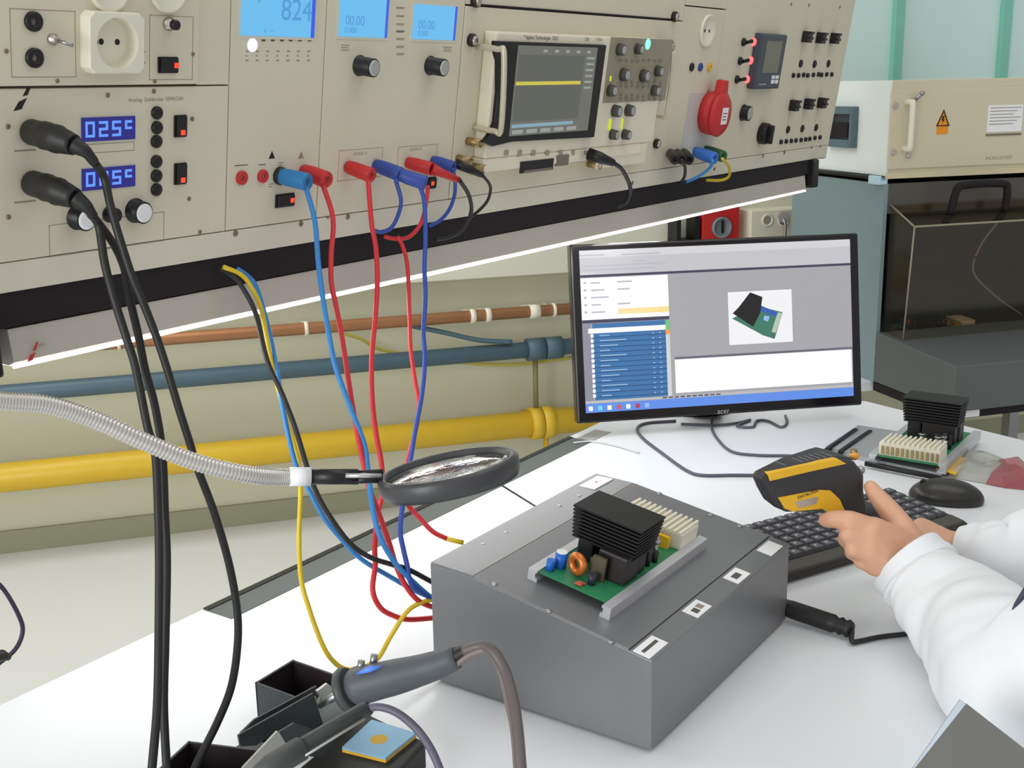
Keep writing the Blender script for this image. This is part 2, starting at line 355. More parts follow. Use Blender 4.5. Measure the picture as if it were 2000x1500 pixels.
part('hood_handle', MB().tube(spline([(hx, y1, zz-.02), (hx+.006, y1-.01, zz+.045), (hx+.03, y1-.012, zz+.062), (hx2-.03, y1-.012, zz+.062), (hx2-.006, y1-.01, zz+.045), (hx2, y1, zz-.02)], 5), .011, 10), blackm, hd)
tag(part('test_lead', MB().tube(spline([wpt(1950, 432, 2.93), wpt(1915, 480, 2.95), wpt(1901, 530, 2.95), wpt(1940, 575, 2.96), wpt(1995, 615, 2.97)]), .003), mat('pale_lead', (190, 182, 150), .5)), 'pale thin lead hanging inside the smoked hood', 'cable')
# bench under the cabinet
bn = thing('cabinet_bench', 'low white bench carrying the tall cabinet', 'bench', WM @ T3((SC-.14, UF-.36, -.75)))
part('bench_top', MB().box(.0, WC+.25, .37, .93, .52, .549), tablem, bn, bev=.002)
part('bench_rail', MB().box(.14, WC+.2, .02, .36, .525, .549), blackm, bn)
for x, y in ((.05, .42), (WC+.1, .42), (.05, .86), (WC+.1, .86)): part('leg', MB().box(x, x+.04, y, y+.04, 0, .52), steel, bn)
s_, z_ = wp(1880, 825, UF-.36)
st = part('sticker', MB().box(s_-SC+.14-.005, s_-SC+.14+.062, .014, .02, .528, .546), paper, bn)
part('red_mark', MB().box(s_-SC+.14, s_-SC+.146, .013, .014, .530, .544), redp, st)
# ================================================================== WORKBENCH
wk = thing('workbench', 'white laminate electronics workbench filling the foreground', 'workbench', T3((0, 0, -.75)))
q1 = onz(2000, 860); q2 = onz(1690, 783)
poly = [(.35, .06), (2.14, .06), (q1.x, q1.y), (q2.x, q2.y), (2.24, 1.02), (2.10, 1.14), (.0, 1.14), (.0, .45)]
part('tabletop', MB().prism(poly, .722, .75), tablem, wk, bev=.0015)
for x, y in ((.45, .14), (2.0, .14), (.1, 1.0), (2.0, 1.0)): part('leg', MB().box(x, x+.05, y, y+.05, 0, .722), steel, wk)
part('modesty_panel', MB().box(.15, 2.0, .98, .99, .35, .722), cabw, wk)
chn = part('cable_channel', MB().box(.93, 1.83, 1.085, 1.138, .7495, .7512), mat('channel_grey', (88, 94, 90), .6), wk)
part('channel_edge', MB().box(.93, 1.83, 1.128, 1.138, .7512, .7525), black, wk)
part('channel_end', MB().box(1.83, 1.90, 1.085, 1.12, .7495, .751), mat('channel_end_grey', (158, 158, 152), .6), wk)
sa, sb = onz(975, 945), onz(1052, 993); dv = (sb-sa).normalized(); nv = Vector((-dv.y, dv.x, 0))*.0022
me_ = MB().prism([tuple((p+Vector((0, 0, 0)))[:2]) for p in (sa-nv, sb+dv*.5-nv, sb+dv*.5+nv, sa+nv)], .7498, .7504)
part('seam', me_, black, wk)
# ================================================================== CONSOLE
cx0, cx1 = .30, 2.908
con = thing('instrument_console', 'long beige overhead console housing the instrument modules', 'console', T3((cx0, 1.05, .43)))
pf = lambda t, off: (lambda v: (v.y-1.05, v.z-.43))(PM @ Vector((0, t, off)))
part('housing', MB().prism([pf(0.03, -.010), pf(.62, -.010), (.42, pf(.62, 0)[1]), (.42, .036), pf(0, -.01)], 0, cx1-cx0, 'x'), beige_d, con)
part('end_panel', MB().prism([pf(-.004, .0), pf(.62, .0), (.44, pf(.62, 0)[1]), (.44, .03)], cx1-cx0, cx1-cx0+.012, 'x'), beige2, con)
part('lower_rail', MB().prism([pf(0.0, 0), pf(.0295, 0), pf(.0295, -.01), pf(0, -.01)], 0, cx1-cx0, 'x'), beige2, con, bev=.0008)
part('base_strip', MB().box(0, cx1-cx0-.04, .004, .44, 0, .0349), blackm, con)
part('end_bracket', MB().box(cx1-cx0-.09, cx1-cx0-.055, -.008, .06, -.034, .034), black, con, bev=.003)
part('end_bracket', MB().box(.31, .338, -.008, .06, -.045, .02), black, con, bev=.003)
for k, (px, py) in enumerate([(460, 444), (588, 428), (680, 410), (1235, 357), (1490, 303), (1532, 297), (1395, 330)]):
    s_, t_ = pp(px, py); w_ = PM @ Vector((s_, min(t_, .026), 0)); w_ = w_-Vector((cx0, 1.05, .43))
    part('screw', MB().lathe([(.0038, -.001), (.0038, .0006), (.003, .0012)], 12), tinted, con, M=frame(w_, Vector((1, 0, 0)), UP, NN))
# lamp under the console
ln = thing('under_console_lamp', 'long white lamp housing under the console with glowing edge', 'lamp', T3((.655, 1.05, .39)))
LL = 2.795-.655
lh = mat('lamp_housing', (190, 184, 172), .5, var=.04, scale=3)
part('lamp_housing', MB().prism([(.006, .038), (.002, .005), (.012, .001), (.10, .004), (.10, .038)], 0, LL, 'x'), lh, ln)
glow = mat('lamp_tube_glow', (255, 252, 255), .3, emit=3.2, var=0)
part('light_tube', MB().tube([(.0, .0035, .001), (LL*.5, .0035, .001), (LL, .0035, .001)], .0024, 8), glow, ln)
part('diffuser', MB().box(.01, LL-.01, .02, .09, -.003, .001), glow, ln)
lg = MB().prism([(0, 0), (.006, 0), (.016, .014), (.010, .014)], -.0008, 0, 'z')
def mark(parent, M, m, k=1.):     # slanted double flash logo
    b = MB(); b.prism([(0, 0), (.010*k, .002*k), (.017*k, .014*k), (.007*k, .010*k)], 0, .0004).prism([(.012*k, .016*k), (.018*k, .017*k), (.024*k, .030*k), (.020*k, .029*k)], 0, .0004)
    return part('logo_mark', b, m, parent, M=M)
mk = ony(14, 672, 1.05)
mark(ln, T3(Vector((.668, 1.0535, .393))-Vector((.655, 1.05, .39))-Vector((0, .0035, 0))) @ MW, redp, .62)
text('lettering', 'GÖPEL', .004, inkl, ln, T3((.024, .0008, .016)) @ MW)
ll = bpy.data.lights.new('lamp_light', 'AREA'); ll.shape = 'RECTANGLE'; ll.size = LL-.05; ll.size_y = .06; ll.energy = 4.4; ll.color = (1, .99, .98)
lo = bpy.data.objects.new('lamp_light', ll); C.objects.link(lo); lo.location = (.655+LL/2, 1.085, .383); lo.rotation_euler = (math.radians(-14), 0, 0)
# ---- modules
def module(name, label, s0, s1, t0, t1, off=0., m=beige, gap=.0007):
    e = thing(name, label, 'instrument module', PM @ T3((s0, t0, off)))
    e['s0'] = s0; e['t0'] = t0
    part('face_plate', MB().box(gap, s1-s0-gap, gap, t1-t0-gap, -.009-off, 0), m, e, bev=.0006)
    return e
def at(e, px, py, off=0.):
    s_, t_ = pp(px, py, off); return Vector((s_-e['s0'], t_-e['t0'], off-0.))
def rocker(e, px, py, w_, h_, lamp, nm='rocker_switch'):
    p = at(e, px, py); a = part(nm, MB().box(-w_/2, w_/2, -h_/2, h_/2, 0, .002).box(-w_/2+.0015, w_/2-.0015, -h_/2+.0015, h_/2-.0015, .002, .0045), black, e, loc=p, bev=.0005)
    part('lamp', MB().box(-.0028, .0028, -.0026, .0026, .0045, .0052), redl, a, loc=(lamp[0]*w_, lamp[1]*h_, 0)); return a
def jack(e, px, py, r, m, nm='jack_socket'):
    p = at(e, px, py)
    return part(nm, MB().lathe([(r, 0), (r, .003), (r*.8, .004), (r*.42, .004), (r*.38, -.0), (.0001, -.0)], 20), m, e, loc=p)
def screw(e, px, py, r=.0022, m=tinted):
    return part('screw', MB().lathe([(r, -.0005), (r, .0008), (r*.6, .0014)], 10), m, e, loc=at(e, px, py))
def tri(e, px, py, k=.006):
    return part('warning_triangle', MB().prism([(-k, -k*.8), (k, -k*.8), (0, k)], 0, .0003), inkb, e, loc=at(e, px, py))
def bars(e, px0, py0, px1, py1, n=1, m=inkl, h=.0016):
    a = at(e, px0, py0); b = at(e, px1, py1)
    mb = MB()
    for k in range(n):
        y = a.y+(b.y-a.y)*(k/(n-1) if n > 1 else 0)
        mb.box(a.x, b.x-(k % 2)*.002, y-h/2, y+h/2, 0, .0002)
    return part('printed_mark', mb, m, e)
def outline(e, px0, py0, px1, py1, m=inkl, th=.0007):
    a = at(e, px0, py0); b = at(e, px1, py1); x0, x1, y0, y1 = a.x, b.x, b.y, a.y
    return part('printed_frame', MB().box(x0, x1, y1-th, y1, 0, .0002).box(x0, x1, y0, y0+th, 0, .0002).box(x0, x0+th, y0, y1, 0, .0002).box(x1-th, x1, y0, y1, 0, .0002), m, e)
def knob(e, px, py, r, h, cap=silver, body=black):
    p = at(e, px, py); k = part('knob', MB().lathe([(r*1.12, 0), (r*1.12, .001), (r, .0015), (r, h), (r*.9, h+.0008)], 28), body, e, loc=p)
    if cap: part('knob_cap', MB().lathe([(r*.86, h), (r*.84, h+.0015), (r*.6, h+.002)], 24), cap, k)
    return k
sA, sB, sC_, sD, sE, sF = .889, .935, 1.0855, 1.3585, 2.02, 2.20
TT = .0300
# socket module
m1 = module('socket_module', 'upper left module with the white round power socket', cx0+.002, sA, .1965, .60, off=.003)
for px, py in ((60, 41), (62, 112)): jack(m1, px, py, .0092, black)
p = at(m1, 98, 76); tg = part('toggle_switch', MB().lathe([(.0055, 0), (.0055, .003), (.0035, .004), (.0035, .008)], 14), chrome, m1, loc=p)
part('lever', MB().rod((0, 0, .006), (.008, -.003, .020), .0014, .0022, 10), steel, tg)
a, b = at(m1, 152, 18), at(m1, 262, 140); cx_, cy_ = (a.x+b.x)/2, (a.y+b.y)/2; hw = (b.x-a.x)/2; hh = (a.y-b.y)/2
def schuko(e, c, hw, hh, r):
    seg = 32; v = []; f = []; n = seg
    ring = lambda R, z: [(R*math.cos(2*math.pi*(i+.5)/n), R*math.sin(2*math.pi*(i+.5)/n), z) for i in range(n)]
    def sq(z):
        o_ = []
        for i in range(n):
            a_ = 2*math.pi*(i+.5)/n; k = max(abs(math.cos(a_)), abs(math.sin(a_))); o_.append((hw*math.cos(a_)/k, hh*math.sin(a_)/k, z))
        return o_
    mb = MB(); v = sq(0)+sq(.0125)+[(x*.96, y*.96, .014) for x, y, z in sq(0)]+ring(r, .014)+ring(r*.93, .0006)+[(0, 0, .0006)]
    for L in range(4):
        for i in range(n): f.append((L*n+i, L*n+(i+1) % n, (L+1)*n+(i+1) % n, (L+1)*n+i))
    for i in range(n): f.append((4*n+i, 4*n+(i+1) % n, 5*n))
    mb.add(v, f, 0, False)
    o_ = part('power_socket', mb, [cream], e, loc=c)
    for x in (-.0095, .0095): part('pin_hole', MB().lathe([(.0030, .0005), (.0030, .0010)], 12), black, o_, loc=(x, 0, 0))
    part('earth_clip', MB().box(-r*.95, -r*.84, -.0018, .0018, .0006, .010), ink, o_)
    return o_
schuko(m1, Vector((cx_, cy_, 0)), hw, hh, hw*.74)
for px, py in ((207, -26), (322, -22)):
    part('round_socket', MB().lathe([(.024, 0), (.024, .004), (.020, .005), (.018, .001), (.0001, .001)], 28), [cream], m1, loc=at(m1, px, py))
tri(m1, 269, 39, .004)
bars(m1, 264, 100, 280, 132, 4)
p = at(m1, 325, 46); tg = part('toggle_switch', MB().lathe([(.007, 0), (.007, .003), (.0045, .004), (.0045, .009)], 14), chrome, m1, loc=p)
part('toggle_tip', MB().lathe([(.0052, .008), (.0052, .013), (.003, .014)], 14), black, tg)
rocker(m1, 323, 126, .0255, .0165, (.33, 0))
outline(m1, 288, 28, 372, 155)
outline(m1, 14, 15, 145, 150)
for px, py in ((8, 99), (108, 157), (298, 158), (373, 105)): screw(m1, px, py)
m1b = module('filler_panel', 'narrow blank panel right of the white round socket module', sA, sB, .1952, .60)
# temperature module
m2 = module('solder_station_module', 'lower left module with two blue temperature displays', cx0+.002, sB, TT, .195)
def digits(e, px0, py0, px1, py1):
    a, b = at(e, px0, py1), at(e, px1, py0); w_, h_ = b.x-a.x, b.y-a.y
    d = part('display', MB().box(0, w_, 0, h_, 0, .0012), dispb, e, loc=a)
    seg = {'0': 'abcdef', '2': 'abged', '5': 'afgcd', 'C': 'afg'}
    for k, ch in enumerate('025C'):
        mb = MB(); x = .004+k*w_*.245; dw, dh, t_ = w_*.17, h_*.66, .0026; y0 = h_*.17
        if ch == 'C': dw *= .8
        pos = {'a': (0, dw, dh-t_, dh), 'g': (0, dw, dh/2-t_/2, dh/2+t_/2), 'd': (0, dw, 0, t_), 'f': (0, t_, dh/2, dh), 'b': (dw-t_, dw, dh/2, dh), 'e': (0, t_, 0, dh/2), 'c': (dw-t_, dw, 0, dh/2)}
        for s_ in seg[ch]: q = pos[s_]; mb.box(x+q[0], x+q[1], y0+q[2], y0+q[3], .0012, .0014)
        part('digit', mb, dispd, d)
digits(m2, 159, 226, 263, 277); digits(m2, 160, 322, 263, 373)
for px, py in ((305, 220), (305, 249), (304, 276), (304, 315), (304, 343), (304, 370)):
    part('push_button', MB().lathe([(.0068, 0), (.0068, .003), (.005, .0045), (.0025, .005)], 18), black, m2, loc=at(m2, px, py))
for py, ly in ((246, 257), (339, 351)): rocker(m2, 351, py, .0165, .0235, (.05, -.27))
knob(m2, 152, 424, .0118, .014, white); knob(m2, 214, 418, .008, .010, None); knob(m2, 264, 411, .0118, .014, white)
for px, py in ((15, 247), (210, 186), (300, 178), (375, 232), (16, 424), (369, 388), (390, 453)): screw(m2, px, py, .0025)
text('lettering', 'Analog. Solderstar 50W/24V', .0062, inkl, m2, T3(at(m2, 250, 199)+Vector((0, 0, .0001))))
lm = at(m2, 26, 217); mark(m2, T3(lm), inkb, .85)
bars(m2, 28, 295, 70, 295, 1); bars(m2, 28, 396, 70, 396, 1); outline(m2, 150, 283, 262, 294); outline(m2, 95, 440, 320, 470)
# big meter module
m3 = module('meter_module', 'module with the largest blue backlit display', sB, sC_, TT, .60)
def lcdp(e, px0, py0, px1, py1, h, txt=None, big=.03):
    a, b = at(e, px0, py0), at(e, px1, py1); w_ = b.x-a.x
    d = part('backlit_display', MB().box(-.003, w_+.003, -.003, h+.003, 0, .0008), beige2, e, loc=a)
    part('lcd_panel', MB().box(0, w_*.95, 0, h, .0008, .0012), lcd, d); part('lcd_edge', MB().box(w_*.95, w_, 0, h, .0008, .0014), lcde, d)
    if txt:
        for x, y, s_, z_ in txt: text('lcd_digits', s_, z_, lcdt, d, T3((w_*x, h*y, .0013)))
lcdp(m3, 468, 69, 612, 72, .085, [(.52, .22, '824', .034), (.2, .42, 'v', .014), (.3, .05, 'a  ---', .008)])
part('indicator_led', MB().lathe([(.0075, 0), (.0065, .0015), (.003, .002)], 18), viol, m3, loc=at(m3, 493, 88))
for px in (515, 533, 551, 568, 586, 605): bars(m3, px-4, 79, px+3, 80, 1, ink, .002)
for px in (480, 500, 520, 540, 560, 580, 600): bars(m3, px, 100, px+5, 118, 3)
jack(m3, 471, 347, .0082, redp); jack(m3, 512, 344, .0078, redp)
tri(m3, 531, 303, .005); part('warning_triangle', MB().prism([(-.005, -.004), (.005, -.004), (0, .005)], 0, .0002), inkl, m3, loc=at(m3, 588, 303))
rocker(m3, 555, 391, .031, .0165, (.3, 0)); bars(m3, 458, 324, 484, 324, 1, ink, .001); bars(m3, 505, 322, 518, 322, 1, ink, .001)
for px, py in ((549, 318), (530, 360)): bars(m3, px-6, py, px+4, py+4, 2, inkl, .001)
# dual power supply module
m4 = module('power_supply_module', 'module with two small blue displays and two silver-capped knobs', sC_, sD, TT, .60)
for a_ in ((659, 71, 754, 75), (803, 76, 887, 80)): lcdp(m4, *a_, .047 if a_[0] < 700 else .044, [(.12, .3, '00.00', .016), (.12, .1, '0.000', .010)])
knob(m4, 702, 128, .0115, .024); knob(m4, 840, 128, .0115, .024)
for py in (14, 30, 46, 60, 75, 90, 104): bars(m4, 774, py, 790, py+3, 2, ink if py in (60,) else inkl, .001)
bars(m4, 666, 88, 682, 98, 3, inkl, .001); bars(m4, 866, 92, 882, 100, 3, inkl, .001)
bx = mat('red_brown_print', (178, 140, 120), .7, var=0)
outline(m4, 662, 294, 744, 345, bx); outline(m4, 778, 287, 850, 340, bx)
text('lettering', 'KANAL A', .0062, inkl, m4, T3(at(m4, 690, 304))); text('lettering', 'KANAL B', .0062, inkl, m4, T3(at(m4, 800, 295)))
rocker(m4, 841, 357, .020, .0165, (-.05, 0)); screw(m4, 878, 388, .002); screw(m4, 640, 425, .002)
# oscilloscope module
m5 = module('scope_frame', 'rack frame with U handles holding the oscilloscope', sD, sE, TT, .298, off=.001)
m5b = module('blank_panel', 'plain beige blank panel above the oscilloscope', sD, sE, .299, .60, off=.0)
part('shadow_gap', MB().box(.02, sE-sD-.02, -.0012, .0012, -.001, .0015), blackm, m5b, loc=(0, .001, 0))
def thumbscrew(e, px, py): return part('thumb_screw', MB().lathe([(.009, 0), (.009, .006), (.0075, .008), (.004, .0105)], 20, 0).lathe([(.0075, .0081), (.004, .0106)], 20, 1), [rubber, chrome], e, loc=at(e, px, py))
for px, py in ((918, 78), (1306, 90), (1279, 280), (899, 318)): thumbscrew(m5, px, py)
for px, py in ((926, 4), (1315, 33)):
    q = at(m5b, px, py); part('thumb_screw', MB().lathe([(.009, 0), (.009, .006), (.0075, .008), (.004, .0105)], 20, 0).lathe([(.0075, .0081), (.004, .0106)], 20, 1), [rubber, chrome], m5b, loc=(q.x, max(q.y, .006), 0))
for (ax_, ay_, bx_, by_) in ((930, 90, 924, 248), (1292, 104, 1278, 226)):
    a, b = at(m5, ax_, ay_), at(m5, bx_, by_); L = .048 if ax_ < 1000 else .022; rh = .0042 if ax_ < 1000 else .0028
    part('u_handle', MB().tube(spline([a, a+Vector((.0, 0, L*.75)), a+Vector((0, -.007, L)), b+Vector((0, .007, L)), b+Vector((0, 0, L*.75)), b], 5), rh, 12), mat('handle_cream', (204, 196, 172), .35, metal=.3), m5)
osc = thing('oscilloscope', 'bench oscilloscope with grey screen and yellow trace', 'oscilloscope', PM @ T3((sD, TT, .001)))
osc['s0'] = sD; osc['t0'] = TT
OF = .022
a, b = at(osc, 958, 52, OF), at(osc, 945, 335, OF); c = at(osc, 1303, 75, OF); d = at(osc, 1268, 300, OF)
xl, xr, yb, yt = b.x-.002, c.x, b.y, c.y-.002
part('scope_body', MB().box(xl, xr, yb+.018, yt, 0, OF).prism([(0, 0)]*0+[(yb-.004, 0), (yb+.018, 0), (yb+.018, OF), (yb, OF+.004), (yb-.004, OF*.4)], xl-.002, xr-.045, 'x'), scopeb, osc, bev=.003, seg=3)
def op(px, py, off=OF): return at(osc, px, py, off)
q = [op(x, y, OF+.006) for x, y in ((966, 80), (1184, 88), (1160, 268), (1000, 277), (962, 286), (944, 278), (956, 262), (966, 240), (972, 180), (972, 120), (966, 98))]
part('screen_bezel', MB().prism([(v.x, v.y) for v in q], OF-.001, OF+.006), black, osc, bev=.0012)
q = [op(x, y, OF+.0065) for x, y in ((1010, 88), (1166, 93), (1147, 256), (995, 264))]
x0 = (q[0].x+q[3].x)/2; x1 = (q[1].x+q[2].x)/2; y0 = (q[2].y+q[3].y)/2; y1 = (q[0].y+q[1].y)/2
sc = part('screen', MB().box(x0, x1, y0, y1, OF+.006, OF+.0066), mat('scope_screen', (108, 110, 102), .3, emit=.85, var=.03), osc)
W_ = x1-x0; H_ = y1-y0; zt = OF+.0068
tm = mat('scope_trace_yellow', (206, 196, 80), .4, emit=.9, var=0); gm = mat('scope_graticule', (96, 98, 92), .4, emit=.85, var=0)
part('graticule', MB().box(x0+.004, x0+W_*.84, y0+H_*.16, y0+H_*.9, OF+.0066, OF+.0067), gm, sc)
part('trace', MB().box(x0+.003, x0+W_*.82, y0+H_*.565, y0+H_*.605, OF+.0067, zt), tm, sc)
part('menu_bar', MB().box(x0+.003, x0+W_*.78, y0+H_*.09, y0+H_*.13, OF+.0067, zt), mat('scope_menu_blue', (140, 175, 190), .4, emit=.8, var=0), sc)
mst = mat('scope_text', (160, 164, 160), .4, emit=.8, var=0)
for k in range(5): part('menu_key', MB().box(x0+.006+k*W_*.17, x0+.004+(k+.8)*W_*.17, y0+H_*.02, y0+H_*.065, OF+.0067, zt), mst, sc)
for k in range(6): part('side_text', MB().box(x0+W_*.87, x0+W_*.97, y0+H_*(.86-k*.07), y0+H_*(.885-k*.07), OF+.0067, zt), mst, sc)
for k in range(5): part('header_text', MB().box(x0+W_*(.3+k*.14), x0+W_*(.35+k*.14), y0+H_*.93, y0+H_*.96, OF+.0067, zt), mst, sc)
a, b = op(1192, 72), op(1296, 200)
part('key_field', MB().box(a.x, b.x, b.y+.004, a.y, OF, OF+.0012), mat('key_field_grey', (150, 144, 124), .6), osc)
gk = mat('knob_grey', (74, 74, 68), .5)
for px, py, r in ((1206, 96, .010), (1241, 95, .009), (1213, 145, .011), (1252, 147, .011), (1280, 138, .0095), (1188, 176, .010), (1273, 176, .0095), (1198, 216, .0105), (1224, 215, .0105), (1193, 262, .009), (1217, 262, .009)):
    k = part('knob', MB().lathe([(r, 0), (r*.9, .011), (r*.8, .0125)], 20), gk, osc, loc=op(px, py))
    part('knob_cap', MB().lathe([(r*.7, .0125), (r*.6, .0132)], 18), silver, k)
for px, py, w_, h_ in ((1190, 153, .005, .008), (1189, 243, .006, .018), (1213, 242, .003, .018)): part('lit_key', MB().cbox((0, 0, .001), w_, h_, .002), yll, osc, loc=op(px, py))
part('lit_run_key', MB().lathe([(.0095, 0), (.0085, .002), (.004, .003)], 18), grnl, osc, loc=op(1263, 86))
mb = MB()
for px in range(1210, 1292, 11):
    for py in (118, 160, 168, 186, 194): v = op(px, py+random.uniform(-2, 2)); mb.cbox((v.x, v.y, OF+.0018), .008, .0035, .0012)
kk = part('small_keys', mb, mat('small_key', (128, 122, 104), .5), osc); kk['kind'] = 'stuff'
for px in (987, 1013, 1040, 1067, 1093, 1117, 1141): part('soft_key', MB().cbox((0, 0, .001), .010, .008, .002), mat('soft_key_grey', (160, 152, 130), .5), osc, loc=op(px, 298), bev=.0005)
a, b = op(1012, 315), op(1074, 330)
fs = part('disk_slot', MB().box(a.x, b.x, b.y, a.y, OF+.003, OF+.0045), black, osc); part('slot_flap', MB().box(a.x+.01, b.x-.004, b.y, b.y+.004, OF+.0045, OF+.0055), beige_d, osc)
a, b = op(1084, 303), op(1104, 321); part('usb_port', MB().box(a.x, b.x, b.y, a.y, OF, OF+.0046), beige_d, osc)
a, b = op(1166, 290), op(1252, 318); 
part('connector_plate', MB().box(a.x, b.x+.01, b.y, a.y, OF, OF+.001), scopeb, osc)
for px, py in ((925, 278), (906, 312), (932, 327), (1160, 322)):
    part('coaxial_connector', MB().lathe([(.006, -.02), (.006, .012), (.0045, .012), (.0042, .004), (.0001, .004)], 16), brass, osc, loc=op(px, py, .012))
text('lettering', '* Agilent Technologies  DSO', .0080, ink, osc, T3(op(1021, 76, OF)+Vector((0, 0, .0001))))
text('lettering', 'LXI', .0085, ink, osc, T3(op(1141, 80, OF)+Vector((0, 0, .0001))))
text('lettering', '2 GSa/s', .0065, inkl, osc, T3(op(1162, 79, OF)+Vector((0, 0, .0001))))
# mains module and sequence module on the right
m6 = module('mains_module', 'narrow module with the red three-phase outlet', sE, sF, TT, .325)
m7 = module('measuring_module', 'rightmost module with rows of black sockets and meter', sF, cx1-.0, TT, .60)
m6b = module('upper_mains_panel', 'plain narrow panel above the red outlet module', sE, sF, .326, .60)
a = at(m6, 1380, 60); part('round_socket', MB().lathe([(.030, 0), (.030, .004), (.027, .006), (.025, .001), (.0001, .001)], 32), [cream], m6, loc=a)
for x in (-.0095, .0095): part('pin_hole', MB().lathe([(.003, .001), (.003, .0014)], 12), black, m6, loc=a+Vector((x, 0, 0)))
for px, m_ in ((1350, black), (1367, bluep), (1385, yelp)): jack(m6, px, 131, .0078, m_)
a, b = at(m6, 1330, 290), at(m6, 1412, 180)
part('clear_cover_plate', MB().box(a.x, b.x-.015, a.y, b.y, 0, .002), mat('cover_plate_white', (200, 200, 196), .35), m6)
for px, py in ((1349, 185), (1341, 255), (1383, 175), (1406, 155), (1424, 222)): screw(m6, px, py, .0025, steel)
redo = thing('red_power_outlet', 'red round industrial outlet with spring lid and white sticker', 'power outlet', PM @ T3((*pp(1397, 222, .02), 0)))
R_ = .042
part('outlet_body', MB().lathe([(R_*.95, 0), (R_, .010), (R_, .026)], 32), redp, redo)
ld = part('lid', MB().lathe([(R_*1.02, .026), (R_*1.04, .032), (R_*.9, .037), (R_*.5, .039), (.0001, .039)], 32), redp, redo)
part('lid_hinge', MB().prism([(-.016, R_*.7), (.016, R_*.7), (.010, R_*1.55), (-.010, R_*1.55)], .016, .034), redp, ld, bev=.002)
part('sticker', MB().box(-.010, .016, -.018, .014, .0392, .0398), paper, ld)
part('printed_text', MB().box(-.006, .012, .002, .004, .0398, .0400).box(-.006, .008, -.004, -.002, .0398, .04).box(-.006, .010, -.010, -.008, .0398, .04), ink, ld)
for px, py in ((1451, 82), (1444, 119), (1438, 155)):
    tg = part('toggle_switch', MB().lathe([(.008, 0), (.008, .004), (.004, .005), (.004, .010)], 16, 0), black, m7, loc=at(m7, px, py))
    part('lever', MB().rod((0, 0, .008), (-.012, .004, .024), .0028, .004), black, tg)
for px, py in ((1471, 82), (1465, 118), (1458, 155)): part('red_led', MB().lathe([(.0085, 0), (.0075, .004), (.004, .006)], 16), pinkl, m7, loc=at(m7, px, py))
knob(m7, 1451, 220, .0155, .016)
# handheld style meter
q = [at(m7, x, y, .018) for x, y in ((1490, 66), (1540, 68), (1520, 175), (1474, 173))]
x0 = (q[0].x+q[3].x)/2; x1 = (q[1].x+q[2].x)/2; y0 = (q[2].y+q[3].y)/2; y1 = (q[0].y+q[1].y)/2
mt_ = thing('panel_meter', 'dark blue-grey panel meter with grey screen', 'meter', m7.matrix_basis @ T3((x0, y0, 0)))
W_, H_ = x1-x0, y1-y0
part('meter_case', MB().box(0, W_, 0, H_, 0, .018), mat('meter_case', (62, 72, 84), .4), mt_, bev=.003)
part('screen', MB().box(W_*.2, W_*.82, H_*.30, H_*.88, .018, .0186), mat('meter_screen', (118, 118, 106), .3), mt_)
part('keys', MB().box(W_*.62, W_*.74, H_*.1, H_*.17, .018, .0192).box(W_*.78, W_*.9, H_*.1, H_*.17, .018, .0192).box(W_*.62, W_*.74, H_*.19, H_*.25, .018, .0192).box(W_*.78, W_*.9, H_*.19, H_*.25, .018, .0192), white, mt_)
part('lettering', MB().box(W_*.15, W_*.45, H_*.08, H_*.1, .018, .0183), silver, mt_)
for row in (((1577, 72), (1604, 74), (1631, 75)), ((1552, 206), (1580, 203), (1606, 201))):
    for px, py in row:
        part('terminal_block', MB().cbox((0, 0, .008), .026, .024, .016).cbox((0, .010, .018), .022, .005, .004).cbox((0, -.002, .018), .022, .005, .004), black, m7, loc=at(m7, px, py, .008)-Vector((0, 0, .008)), bev=.001)
for row in (((1563, 124), (1590, 125), (1617, 124)), ((1538, 253), (1566, 251), (1593, 249))):
    for px, py in row: jack(m7, px, py, .0085, black)
for row in (((1548, 147), (1558, 147), (1568, 146), (1576, 147), (1587, 146), (1597, 145), (1603, 146), (1613, 145), (1623, 145)), ((1524, 277), (1534, 276), (1544, 275), (1553, 274), (1563, 273), (1572, 272), (1580, 271), (1590, 269), (1600, 268))):
    for px, py in row: part('pin_socket', MB().lathe([(.0052, 0), (.0052, .005), (.002, .005), (.002, .001), (.0001, .001)], 12), black, m7, loc=at(m7, px, py))
for (x1_, y1_), (x2_, y2_) in zip(((1566, 90), (1593, 92), (1620, 92), (1541, 222), (1569, 220), (1596, 218)), ((1564, 112), (1591, 113), (1618, 112), (1539, 243), (1566, 240), (1594, 238))):
    a, b = at(m7, x1_, y1_), at(m7, x2_, y2_); part('printed_line', MB().box(a.x-.0006, a.x+.0006, b.y, a.y, 0, .0002), inkl, m7)
p = at(m7, 1499, 262, .015)
part('rotary_knob', MB().lathe([(.024, 0), (.024, .014), (.021, .018)], 10).cbox((0, 0, .022), .012, .040, .012), black, m7, loc=(p.x, p.y, 0), bev=.002)
for px, py in ((1545, 8), (1580, 10), (1640, 14), (1532, 296), (1585, 288), (1602, 286)): screw(m7, px, py, .0035)
